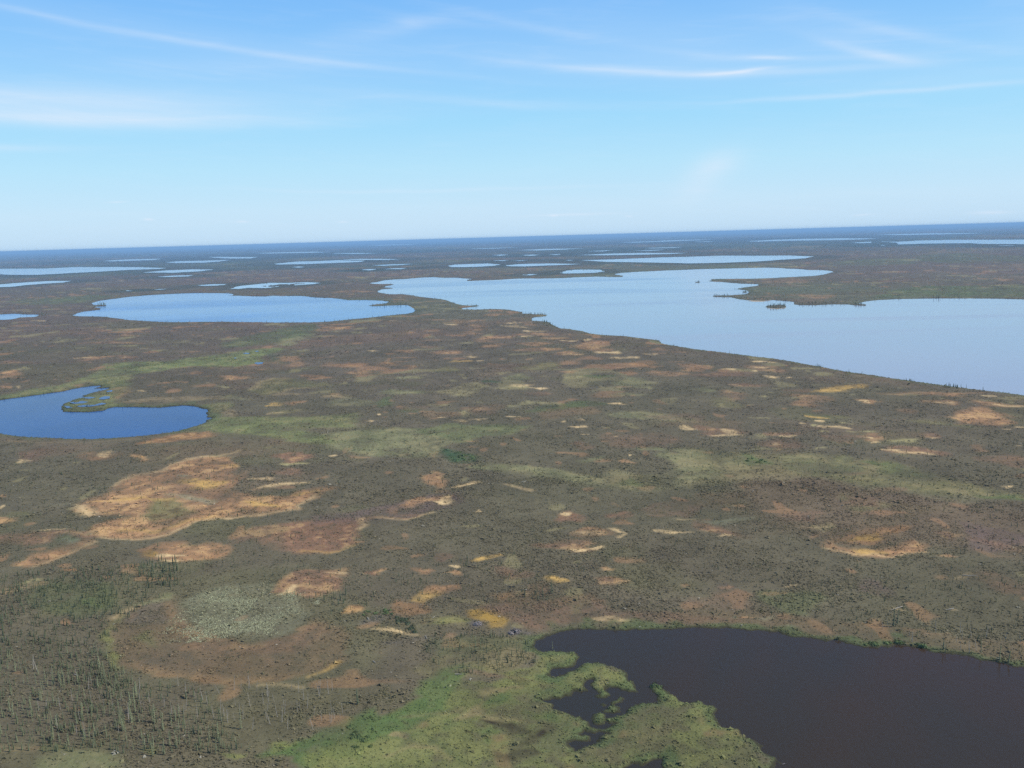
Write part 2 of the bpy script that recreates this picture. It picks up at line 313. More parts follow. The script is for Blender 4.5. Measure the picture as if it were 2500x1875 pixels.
# (colour, frame, x, y, rx, ry, tilt in degrees, strength)
ELL = """
rb D 220 740 105 40 -5 .8;cream D 165 775 32 10 0 .9;peach D 660 748 110 26 -6 .8;cream D 730 735 50 16 -8 .8;orange D 945 750 66 14 2 .8;orange D 1220 615 235 28 -8 .75
red D 1990 750 125 34 -4 .9;oc D 1960 795 88 12 0 .9;red D 1950 850 105 20 0 .6;cream D 1900 940 170 15 -7 .85;cream D 1780 900 100 9 3 .7;rb D 1480 960 600 120 -8 .25
gold D 1390 925 125 32 0 .85;olive D 1130 1105 190 62 -6 .85;mud D 1190 1108 62 13 0 .5;mud D 1040 1150 70 13 -5 .5;lich D 1330 1030 165 18 8 .6;lich D 1252 873 42 9 0 .6
gold D 1740 1070 130 16 4 .7;rb D 1330 980 180 25 10 .5;gold D 1080 1040 100 12 0 .5;cream D 600 1115 90 26 14 .8;gold D 850 1035 200 10 -4 .5
yel D 1025 1402 46 20 0 .9;cream D 1160 1410 80 11 3 .85;cream D 1180 1450 70 7 0 .8;orange D 500 1505 50 8 0 .6;lich D 470 1320 60 22 -4 .6;dg D 430 1310 90 28 0 .35
olive D 190 1122 110 16 0 .5;cream D 15 1075 25 10 -20 .7;peach D 20 1003 30 7 0 .7;cream D 330 1247 100 5 -3 .7
peach J 560 190 130 22 -9 .8;cream J 700 185 52 20 5 1;cream J 830 95 66 7 -11 .95;peach J 640 62 85 40 10 .7;cream J 1150 116 76 9 12 1;cream J 903 250 18 6 0 1
red J 1460 285 76 36 0 .8;cream J 1440 268 42 8 0 .8;red J 1765 275 62 20 0 .8;peach J 1780 320 62 12 0 .8;peach J 1560 375 108 28 0 .75;cream J 1560 380 90 12 0 .4;cream J 1740 362 50 10 8 .8;cream J 1755 398 25 12 -30 .7
red J 1460 458 205 32 0 .65;cream J 1515 484 40 10 0 .9;cream J 1610 470 52 9 -12 .8;gold J 940 535 88 10 -9 .9;red J 705 535 46 17 0 .8;red J 290 625 66 18 0 .85;peach J 560 615 45 16 10 .8
cream J 760 590 26 8 0 .8;peach J 760 628 52 12 0 .8;rb J 1100 630 92 36 0 .8;gold J 1375 668 62 17 5 .9;peach J 1690 600 52 11 0 .6;red J 1710 675 115 26 0 .7;red J 1250 720 60 35 0 .6
orange J 480 840 125 36 0 .6;orange J 130 855 62 28 0 .7;cream J 1700 898 112 13 0 .75;olive J 740 920 115 38 0 .7;rb J 2100 240 155 60 0 .55;cream J 2060 376 120 9 2 .75;orange J 400 475 60 12 0 .5
orange J 1120 780 110 40 0 .4;peach J 1440 790 110 20 -10 .5;cream J 1150 745 40 6 0 .6;cream J 2150 300 80 5 0 .3
plum G 180 105 60 22 0 .4;peach G 180 110 45 14 0 .5;peach G 520 142 80 12 0 .5;plum G 1200 110 120 55 8 .6;red G 2080 85 150 60 12 .55;green G 650 200 230 90 5 .35;cream G 640 95 60 5 -5 .5;cream G 1800 35 60 6 -12 .6
cream G 1360 262 50 5 14 .7;cream G 1705 260 25 4 0 .7;rb G 160 200 250 60 0 .4;peach G 360 305 60 8 5 .7;lich G 480 320 60 20 0 .35;lich G 260 300 20 8 0 .5;lich G 630 375 30 12 0 .5
peach I 30 145 62 22 0 .8;cream I 230 155 50 7 0 .8;cream I 440 101 62 8 2 .8;peach I 430 138 92 11 2 .7;cream I 430 140 60 6 2 .6;cream I 370 168 26 5 0 .9;red I 490 163 120 12 3 .7;red I 200 185 190 20 0 .6;cream I 520 203 60 5 2 .9;cream I 630 211 20 3 0 .8
red I 340 262 125 12 0 .7;cream I 270 260 40 4 0 .7;oc I 710 145 80 6 0 .7;red I 690 295 92 11 0 .7;peach I 780 345 172 22 4 .6;peach I 720 388 92 18 0 .7;red I 240 335 80 40 0 .6;oc I 450 335 32 6 0 .8;peach I 1170 367 92 11 3 .85;cream I 1150 368 46 6 4 .95
peach I 1690 377 108 13 3 .85;cream I 1700 380 80 5 2 .6;cream I 1990 338 42 5 3 .8;peach I 2030 388 172 12 6 .85;cream I 2100 398 90 6 4 .6;olive I 850 470 150 15 4 .7;gold I 800 478 80 6 4 .8;cream I 850 508 40 6 2 .9;cream I 708 525 22 6 0 .9;cream I 965 553 82 8 4 .95;oc I 1040 520 55 5 3 .9;oc I 815 540 32 5 0 .9;oc I 832 578 36 5 5 .9;oc I 1130 578 80 4 2 .8;oc I 460 483 60 4 3 .7
red I 140 572 155 30 2 .75;cream I 225 575 50 18 10 .8;cream I 200 602 95 5 0 .9;red I 560 592 112 14 0 .6;cream I 590 601 65 5 0 .8;peach I 530 668 62 26 0 .7;cream I 525 658 30 7 0 .9;rb I 590 655 150 32 0 .6;red I 1190 620 82 24 5 .8;cream I 1140 616 42 6 10 .8;cream I 1215 652 55 5 0 .7;rb I 1000 620 135 30 0 .6
red I 1450 705 185 30 5 .8;cream I 1330 700 60 6 0 .8;cream I 1470 722 130 7 4 .7;oc I 1400 638 112 12 0 .7;red I 1560 605 64 20 0 .6;cream I 1575 618 32 5 0 .8;red I 2100 770 165 38 8 .7;cream I 2132 943 36 9 0 .8;orange I 2200 875 34 13 0 .8;olive I 1650 520 230 14 5 .6;cream I 2090 557 32 4 3 .8;cream I 2190 547 40 5 0 .8;cream I 2145 665 30 4 0 .7
green I 400 770 95 34 5 .85;green I 1200 788 85 11 8 .8;green I 1350 840 150 40 12 .5;olive I 1560 965 190 26 6 .6;olive I 1760 950 190 34 8 .65;green I 2090 1015 165 22 8 .7;olive I 1050 890 220 26 5 .55;oc I 850 688 36 9 0 .7;oc I 960 872 34 8 0 .6;pale I 60 295 60 14 0 .8;olive I 200 390 130 30 0 .5
rb I 150 1022 125 45 0 .7;olive I 150 1030 150 56 0 .25;rb I 720 1145 155 38 0 .65;olive I 1110 1055 170 54 8 .5;rb I 1110 1042 115 36 8 .8;brown I 1150 1275 300 85 -4 .5;orange I 1180 1275 240 40 -8 .6;yel I 1160 1292 110 15 -8 .7;gold I 1170 1390 130 18 0 .7
peach I 1680 1415 64 16 0 .7;red I 1700 1280 95 22 0 .5;plum I 2000 1300 260 85 12 .6;red I 2050 1350 180 30 12 .4;red I 110 1232 130 34 15 .7;cream I 200 1278 46 8 -10 .8;oc I 860 1215 60 20 -10 .7;red I 1300 965 90 14 0 .5;red I 1080 860 60 6 0 .5;red I 1190 1120 110 10 0 .4;rb I 380 1240 220 60 0 .2
dg H 780 1035 120 38 8 .9;pale H 440 638 160 12 0 .8;pale H 1130 552 92 17 -3 .75;dg H 990 577 55 8 0 .8;olive H 1270 485 125 25 -2 .85;oc H 1270 485 90 10 -2 .3;olive H 720 503 82 13 0 .8;pale H 490 553 92 10 0 .7;oc H 1480 550 72 7 0 .8;green H 1620 545 95 9 0 .6;pale H 1840 590 135 28 8 .6;pale H 1180 715 82 18 -8 .75;oc H 1340 714 100 7 0 .6;green H 1530 715 130 18 0 .7;pale H 130 705 125 26 0 .55;green H 350 700 52 34 0 .6;green H 500 748 60 18 0 .5
pale H 1950 790 235 26 4 .8;pale H 1800 660 110 9 0 .7;pale H 1960 985 92 14 2 .8;pale H 1580 1048 82 11 -8 .8;pale H 2100 1030 110 30 4 .85;olive H 1800 1170 180 40 0 .6;green H 1820 1190 60 20 0 .5;green H 1340 740 160 16 -5 .6;pale H 1730 1130 110 20 0 .5
peach H 1010 172 56 9 0 .8;peach H 820 211 112 9 -3 .85;cream H 750 228 36 4 0 .8;peach H 638 266 46 8 0 .75;peach H 915 240 62 8 0 .75;peach H 905 262 52 7 0 .75;peach H 860 283 72 8 0 .7;peach H 770 297 60 5 0 .7;peach H 1000 309 112 9 -3 .85;peach H 940 331 60 7 0 .75;cream H 1102 222 42 5 0 .8;cream H 1130 245 72 5 5 .75;peach H 1210 230 36 6 0 .8
cream H 1235 272 62 5 0 .85;peach H 1290 288 78 9 0 .8;cream H 1190 303 30 4 0 .8;peach H 1150 292 42 4 0 .8;peach H 1000 357 82 11 -4 .85;peach H 1250 352 92 11 0 .8;peach H 1270 384 134 11 -2 .8;cream H 1440 330 52 5 0 .7;peach H 1365 315 62 8 0 .7;cream H 1560 322 36 5 0 .8;peach H 1600 342 82 11 0 .8;peach H 1600 374 115 19 4 .8;cream H 1690 403 72 8 0 .9;peach H 1442 408 82 11 0 .9;cream H 1460 412 60 4 0 .5
orange H 1900 474 95 17 3 .85;red H 1700 495 92 15 0 .7;peach H 1450 517 46 9 0 .7;peach H 2180 484 72 9 0 .8;peach H 2175 508 64 10 0 .85;peach H 2060 535 92 14 0 .7;cream H 1940 412 46 4 0 .7;cream H 1790 434 82 5 -3 .7;cream H 860 425 52 4 0 .7;orange H 1060 437 26 5 0 .8;gold H 810 450 62 6 0 .7;cream H 910 450 26 3 0 .8;orange H 370 470 78 11 0 .8;orange H 170 478 46 7 0 .8;red H 190 522 85 10 0 .8;peach H 520 485 52 9 0 .6;peach H 455 396 62 8 0 .75
cream H 270 392 30 4 0 .8;peach H 715 402 72 12 0 .8;peach H 610 371 50 5 0 .7;peach H 550 353 52 5 0 .7;peach H 620 325 72 5 -4 .7;red H 590 205 62 8 0 .5;orange H 60 253 72 8 0 .7;cream H 374 209 20 3 0 .7;cream H 1150 602 72 7 2 .9;oc H 1100 612 110 10 0 .6;cream H 1270 618 62 6 3 .9;red H 1260 650 62 10 0 .6;red H 940 745 140 28 0 .6;oc H 825 765 40 18 -20 .5;cream H 905 808 42 4 0 .85;cream H 800 816 42 5 0 .7
cream H 1110 793 46 4 -3 .8;cream H 295 773 15 5 0 .9;cream H 250 815 26 4 0 .8;cream H 680 790 26 3 0 .7;red H 520 735 92 15 0 .5;oc H 670 717 52 8 0 .7;cream H 1720 712 62 5 2 .9;cream H 1550 810 25 4 0 .8;cream H 1512 857 46 8 0 .95;cream H 1440 822 20 3 0 .8;cream H 1700 914 18 3 0 1;cream H 1805 1022 25 5 0 .8;peach H 1790 1058 50 10 5 .8;cream H 2150 858 50 14 6 .7;rb H 2100 800 165 30 4 .6
red H 1800 950 85 28 0 .6;rb H 1900 930 240 42 4 .5;red H 1530 970 64 22 0 .6;peach H 860 950 50 6 0 .5;red H 190 1035 62 9 0 .5;cream H 1550 900 20 3 0 .6;peach H 1770 610 50 4 0 .5;cream H 20 1028 22 6 0 .8;tan H 40 665 60 10 0 .7;orange H 20 655 40 6 0 .5
pale D 740 172 100 20 -4 .7;tan D 1500 430 105 34 20 .5;tan D 1200 352 330 18 -2 .55;peach D 820 310 55 36 -20 .5;oc D 1495 268 55 6 0 .8;peach D 1150 240 66 8 -4 .8;peach D 1590 206 92 13 -3 .75;peach D 1320 176 62 8 0 .5;gold D 1870 395 50 12 0 .85;peach D 2000 378 64 12 -5 .8;olive D 1930 442 130 14 -8 .7;cream D 1850 452 70 4 -8 .6;peach D 2130 205 100 14 3 .8
peach D 640 72 120 12 -6 .7;cream D 570 68 60 5 -6 .6;red D 860 65 70 12 0 .7;peach D 60 168 72 12 -5 .8;oc D 150 142 42 7 -5 .7;red D 110 100 110 12 0 .5;peach D 10 275 32 12 0 .7;cream D 130 273 20 5 0 .6;cream D 980 292 40 5 0 .6;cream D 1410 241 10 3 0 .8;dg D 1860 75 50 14 30 .6;lich D 1640 70 80 3 0 .3;peach D 1990 115 60 14 -5 .5;pale D 1590 345 90 12 4 .6;tan D 1950 320 90 9 0 .5
oc A 350 736 50 9 0 .7;peach A 700 708 50 5 0 .7;peach A 720 677 70 5 0 .7;peach A 550 685 60 5 0 .6;peach A 700 690 70 3 0 .5;cream A 220 628 40 3 0 .6;peach A 170 655 130 5 0 .5;peach A 600 748 200 5 0 .5;peach A 1830 668 70 8 0 .6;peach A 1740 682 60 5 0 .5;oc A 1940 395 50 4 0 .6;tan A 1220 380 110 5 0 .5;oc A 500 455 80 3 0 .5;peach A 1900 470 110 7 0 .5;green A 330 518 230 22 -3 .5;green A 1300 330 200 25 0 .4
oc C 600 375 60 4 0 .7;oc C 810 372 60 4 0 .7;peach C 800 460 150 12 0 .45;peach C 950 550 130 12 0 .5;peach C 1400 405 110 5 0 .5;oc C 1400 404 50 3 0 .5;oc C 1450 330 160 3 0 .5;oc C 1520 336 50 4 0 .6;oc C 1800 370 50 3 0 .6;oc C 2100 488 110 5 0 .6;oc C 1640 510 60 4 0 .5;oc C 1450 530 60 3 0 .5;red C 1400 462 110 4 0 .5;green C 1300 345 260 20 0 .4;green C 1900 320 350 30 0 .35
peach E 425 450 46 13 5 .9;orange E 490 1000 42 10 0 .8;peach E 125 760 28 10 0 .7;oc E 230 195 62 9 -8 .8;tan E 130 240 150 26 -14 .55;pale E 1000 305 110 16 -14 .8;grey E 950 400 140 70 0 .35;cream E 1840 262 78 20 -20 .6;yg E 690 540 45 28 60 .5;yg E 700 680 50 34 60 .6;green E 620 325 70 22 0 .5;green E 950 560 90 40 0 .4
yg E 1790 1240 110 26 -8 .6;yg E 1500 1310 64 18 0 .7;yg E 960 1285 66 18 0 .6;tan E 90 1275 130 18 0 .4;yg E 370 1260 70 22 0 .5;orange E 700 165 30 6 0 .6;orange E 480 118 34 8 0 .6;brown E 1300 700 420 70 0 .35;peach E 2140 140 80 24 0 .4;cream E 2130 150 60 8 0 .5;lich E 2020 345 20 10 0 .6;tan E 480 1120 70 14 0 .3
green F 560 620 180 95 -30 .95;green F 430 770 230 70 -18 1;green F 230 850 190 70 -10 .95;green F 60 900 160 60 -10 .9;green F 960 700 95 30 -8 .85;green F 1270 560 100 28 0 .85;green F 1320 820 85 60 10 .7;green F 900 920 60 52 0 .7;green F 640 860 75 42 0 .6;dg F 2050 1050 52 60 0 .7;green F 1290 960 70 60 0 .5;green F 1990 640 90 26 38 .85;green F 1780 960 60 80 0 .4;dg F 1230 545 50 22 0 .5;green F 1850 730 60 24 -20 .6
tan F 770 780 100 40 -20 .6;tan F 950 650 130 20 -10 .6;tan F 300 918 56 18 0 .7;tan F 950 810 150 24 5 .5;mud F 965 850 95 24 18 1;mud F 1065 885 70 34 20 1;mud F 1190 920 85 28 -40 1;mud F 1120 1035 100 22 -14 1;mud F 980 1060 70 18 18 .9;mud F 1755 832 26 8 0 .5;mud F 1960 895 16 20 0 .4;mud F 2000 985 26 8 0 .4;mud F 780 905 14 10 0 .7;mud F 820 688 14 6 0 .7
rb F 900 540 230 18 8 .7;mud F 1090 582 60 22 0 .5;grey F 1080 262 66 22 0 .8;grey F 820 215 62 22 0 .7;grey F 130 195 100 26 -14 .5;cream F 300 262 120 11 10 .7;yg F 640 200 130 28 -8 .5;olive F 900 480 110 26 10 .6;tan F 1500 830 90 20 0 .4;tan F 1600 560 100 40 20 .2;yg F 2000 560 60 26 0 .5;tan F 1650 1000 150 60 0 .25;tan F 1900 900 160 50 0 .25;peach F 1860 965 14 6 0 .3
"""
POLY = """
peach .85 D 780,945 850,905 920,868 1020,855 1130,825 1190,790 1290,758 1400,743 1500,738 1560,750 1595,790 1600,830 1540,850 1640,880 1625,915 1570,955 1600,985 1740,1010 1900,1030 1960,1010 2050,970 2212,950 2250,960 2140,1010 2060,1060 1990,1110 1850,1130 1700,1150 1560,1170 1440,1178 1340,1190 1240,1220 1120,1280 1000,1300 880,1308 760,1300 690,1290 600,1290 560,1260 650,1210 780,1180 860,1150 760,1150 620,1150 515,1115 545,1070 600,1030 720,1000
red .6 D 0,1290 200,1270 430,1245 600,1250 660,1290 600,1320 520,1290 420,1280 360,1290 340,1330 200,1350 0,1330
peach .85 D 80,1492 250,1410 430,1360 560,1325 650,1322 570,1370 450,1420 320,1480 180,1500
peach .9 D -60,1140 60,1160 105,1180 50,1195 -60,1215
peach .85 D 975,1390 1020,1350 1100,1325 1200,1320 1320,1342 1430,1325 1530,1345 1545,1390 1480,1430 1350,1450 1200,1458 1080,1440 990,1420
red .6 D 1590,1260 1700,1215 1950,1200 2212,1200 2300,1210 2212,1400 2080,1400 1940,1390 1870,1370 1850,1330 1700,1300 1600,1330
red .9 J -280,340 -100,310 100,300 200,300 190,350 205,370 180,420 150,460 60,510 -50,522 -180,510 -230,470
plum .6 J -100,280 150,250 400,200 600,150 780,140 810,190 700,230 600,260 450,300 300,300 150,320 -100,330
gold .85 J 520,790 580,740 680,735 640,765 560,800
peach .8 J 590,745 640,712 790,700 800,718 700,748
yel .9 J 870,850 920,840 1010,860 1080,920 1060,965 980,970 900,920 860,880
rb .75 J 900,820 1100,800 1350,800 1500,780 1620,790 1700,860 1850,860 2212,870 2500,890 2500,930 2212,920 1900,920 1700,925 1500,915 1350,935 1280,970 1150,965 1050,900
brown .45 G -100,240 100,240 400,260 900,320 1300,370 1700,430 2300,500 2300,640 1700,560 1200,520 700,440 -100,380
gold .8 I 780,300 860,275 960,258 1100,250 1155,262 1140,280 1060,285 1000,305 900,312
peach .8 I 1220,315 1400,310 1530,305 1640,312 1800,320 1925,312 1800,330 1790,345 1700,340 1560,325 1330,328
peach .85 I 1690,480 1790,430 1950,405 2050,465 2140,520 2050,530 1900,522 1780,512
pale .85 I 190,790 260,770 330,790 380,800 370,825 280,840 210,830
pale .85 I -120,690 0,700 60,730 100,770 160,830 150,860 60,900 0,930 -120,940 -150,800
pale .75 I 540,740 700,725 820,740 830,790 740,830 680,870 600,830
pale .9 I 890,790 920,750 1000,735 1060,760 1100,800 1200,795 1290,810 1280,830 1150,830 1050,840 920,830
pale .35 P 1150,1140 1250,1140 1400,1165 1560,1190 1640,1150 1700,1110 1850,1130 1950,1115 2080,1130 2200,1170 2400,1215 2350,1235 2150,1200 2000,1175 1850,1180 1700,1195 1550,1205 1400,1190 1250,1165
olive .5 I -50,680 300,720 800,720 1300,780 1700,880 2212,1000 2300,1050 2000,1020 1500,990 1000,900 500,870 0,940
peach .9 I 890,1310 950,1352 1050,1368 1200,1368 1350,1352 1500,1310 1550,1340 1540,1390 1430,1412 1330,1437 1200,1432 1060,1412 940,1387 890,1355
lich .6 I 20,1180 120,1190 250,1165 350,1150 300,1180 210,1210 100,1200
pale .85 H 850,1090 930,1070 1050,1070 1200,1085 1350,1105 1480,1125 1600,1150 1670,1175 1640,1195 1500,1190 1400,1165 1300,1150 1180,1130 1050,1110 900,1105
pale .75 H 0,885 200,870 400,850 550,870 700,830 900,850 1050,850 1230,845 1100,900 950,910 880,950 760,960 690,1000 640,1035 400,1040 250,1030 100,1000 0,970
green .5 H 460,860 620,850 700,830 1230,845 1100,900 950,910 880,950 760,960 700,930
oc .6 H 650,640 760,620 830,585 900,580 960,600 900,630 870,660 780,668 700,650
valley .95 D 0,330 200,290 400,260 560,215 650,170 720,110 900,95 1100,100 1300,70 1550,45 1680,15 1900,0 1920,15 1780,60 1760,110 1600,130 1500,130 1300,130 1100,160 900,180 870,230 880,290 800,330 800,395 740,400 560,440 400,430 400,370 560,330 740,300 690,255 600,245 450,285 200,330 0,355
olive .8 D 1700,300 1760,230 1850,205 2000,215 2130,240 2260,262 2100,280 1950,285 1880,315 1780,325
valley .7 D 1380,385 1540,370 1590,390 1560,420 1480,430 1440,480 1600,470 1850,480 2212,470 2400,440 2400,540 2000,560 2212,600 2300,640 2212,660 1900,640 1700,600 1500,590 1380,570 1200,590 1100,600 1250,550 1400,510
pale .8 A 1500,740 1600,700 1700,700 1680,720 1600,740 1560,765 1480,760
green .5 A 1200,750 1400,700 1550,660 1700,640 1720,690 1600,720 1450,760 1200,780
green .55 C 1300,568 1400,520 1600,490 1900,488 2212,480 2400,480 2400,560 1900,557 1500,558
brown .6 E 700,430 850,360 950,300 1080,270 1150,310 1200,400 1230,480 1400,560 1600,600 1850,540 2000,450 2150,480 2240,560 2200,700 2050,780 1800,830 1600,850 1400,850 1100,820 900,800 760,740 700,640 690,520
orange .18 E 760,700 1000,760 1300,790 1600,800 1900,790 2050,780 1800,835 1600,855 1400,855 1100,825 900,800
red .3 E 1080,330 1200,440 1230,480 1400,570 1600,610 1850,550 2000,470 2100,520 1900,640 1500,680 1250,640 1100,500
lich .22 E 1130,330 1250,270 1450,220 1700,190 1760,220 1720,280 1900,330 1980,400 1900,480 1800,540 1600,580 1450,560 1200,530 1250,470 1150,400
red .8 E 1720,270 1780,200 1850,150 1950,120 2100,140 2180,200 2150,270 2000,320 1850,290
pale .8 E 280,1330 420,1285 620,1265 750,1310 780,1400 780,1500 200,1500
green .9 E 1650,1300 1750,1230 1900,1200 2100,1130 2212,1080 2400,1000 2400,1500 1900,1500 1850,1310
green .35 E 250,200 480,170 700,190 820,300 760,360 500,420 250,400 150,300
sedge .85 F 60,900 250,800 420,690 560,640 700,600 900,600 1000,500 1180,470 1200,400 1170,330 1260,340 1460,350 1500,400 1840,540 1950,560 2060,590 2300,700 2500,900 2800,1300 2400,1500 -200,1500 -300,1050
olive .45 F 400,520 700,300 1150,280 1200,400 1100,480 900,560 600,600
dg .3 F 480,300 700,280 1180,290 1180,330 1000,390 600,420 480,380
"""
PAL['sedge'] = s2l(118, 127, 78)
PAL['valley'] = s2l(124, 134, 88)
for k_ in PAL: PAL[k_] = PAL[k_] * np.array([0.88, 0.83, 0.76])
STROKE = """
cream .85 7 D 700,1290 760,1300 880,1306 1000,1298 1120,1275 1240,1215 1340,1185 1440,1175 1560,1168
gold .6 22 D 800,1240 1000,1260 1120,1230 1250,1180 1420,1155
cream .8 7 D 1560,1168 1700,1148 1850,1128 1990,1108 2060,1058 2140,1010
gold .75 18 D 1990,1010 2060,990 2140,980
cream .7 5 D 790,940 900,872 1020,852 1130,822 1190,788 1290,757 1400,742
gold .6 10 D 1500,800 1560,800 1590,810
cream .6 6 D 1280,750 1450,735 1600,705
cream .7 8 D 250,1490 320,1470 450,1410 570,1360 640,1330
tan .6 10 D 20,640 300,652 600,648 900,632 1100,610
cream .9 5 J 300,292 440,298 560,280 640,255
orange .6 9 J 200,300 320,290 460,290 580,270
cream .7 6 J 190,300 205,345 200,365
gold .7 6 J -150,500 0,512 80,500 150,462
orange .85 5 G 1100,350 1180,368 1270,378
orange .7 4 G 1400,392 1460,398 1530,402
peach .8 4 G 1540,425 1600,428 1690,422
cream .95 6 I 900,1368 1060,1408 1200,1408 1330,1428 1440,1405 1540,1388
cream .5 4 I 700,1215 800,1222 900,1200
cream .6 3 I 1290,320 1400,325 1530,312
yg .55 22 E 800,400 730,450 700,520 690,600 710,700 760,750
cream .7 5 E 740,415 790,385 850,362
gold .8 7 E 1990,800 2080,770 2150,712
orange .3 8 E 900,800 1100,800 1300,830 1500,845 1620,840
cream .5 3 E 1650,860 1800,850 1950,870
tan .6 22 F 230,1045 400,985 560,1000 660,1060
yg .6 16 F 780,470 900,510 1050,550 1120,590 1300,600
yg .5 14 F 580,1020 680,1060 720,1106
dg .4 26 F 200,940 450,920 620,990 740,1090
tan .5 10 F 350,800 600,790 720,740
cream .5 3 F 1270,520 1400,505 1440,470
grey .6 6 F 150,330 300,330 470,300
cream .7 4 D 1890,310 1960,283 2080,282
cream .6 4 D 1720,290 1770,232 1850,205
"""


def parse_marks():
    out = []
    for ln in POLY.strip().split('\n'):
        c, st, fr, pts = ln.split(' ', 3); out.append((c, float(st), G(fr, pts), None))
    for item in ELL.replace('\n', ';').split(';'):
        if not item.strip(): continue
        c, fr, x, y, rx, ry, rot, st = item.split()
        x, y, rx, ry, rot = map(float, (x, y, rx, ry, rot)); k = math.radians(rot)
        n = 16; p = []
        rr = random.Random(x * 3 + y); p1, p2 = rr.uniform(0, 6.28), rr.uniform(0, 6.28)
        for i in range(n):
            a = 2 * math.pi * i / n; w = 1 + .22 * math.sin(2 * a + p1) * rr.uniform(.4, 1) + .20 * math.sin(3 * a + p2) + rr.uniform(-.14, .14)
            ex, ey = math.cos(a) * rx * w, math.sin(a) * ry * w
            p.append((x + ex * math.cos(k) - ey * math.sin(k), y + ex * math.sin(k) + ey * math.cos(k)))
        out.append((c, float(st) * (.78 if fr == 'H' and c in ('peach', 'red', 'orange') else .9 if fr == 'I' and c in ('peach', 'red') else 1), G(fr, p), None))
    for ln in STROKE.strip().split('\n'):
        c, st, w, fr, pts = ln.split(' ', 4)
        P = G(fr, pts); D = np.hypot(*P.mean(0))
        out.append((c, float(st), P, float(w) / FR[fr][2] * 0.5 * D / F_PX * 1.6))
    return out


MARKS = parse_marks()
DARKG = s2l(76, 84, 54)


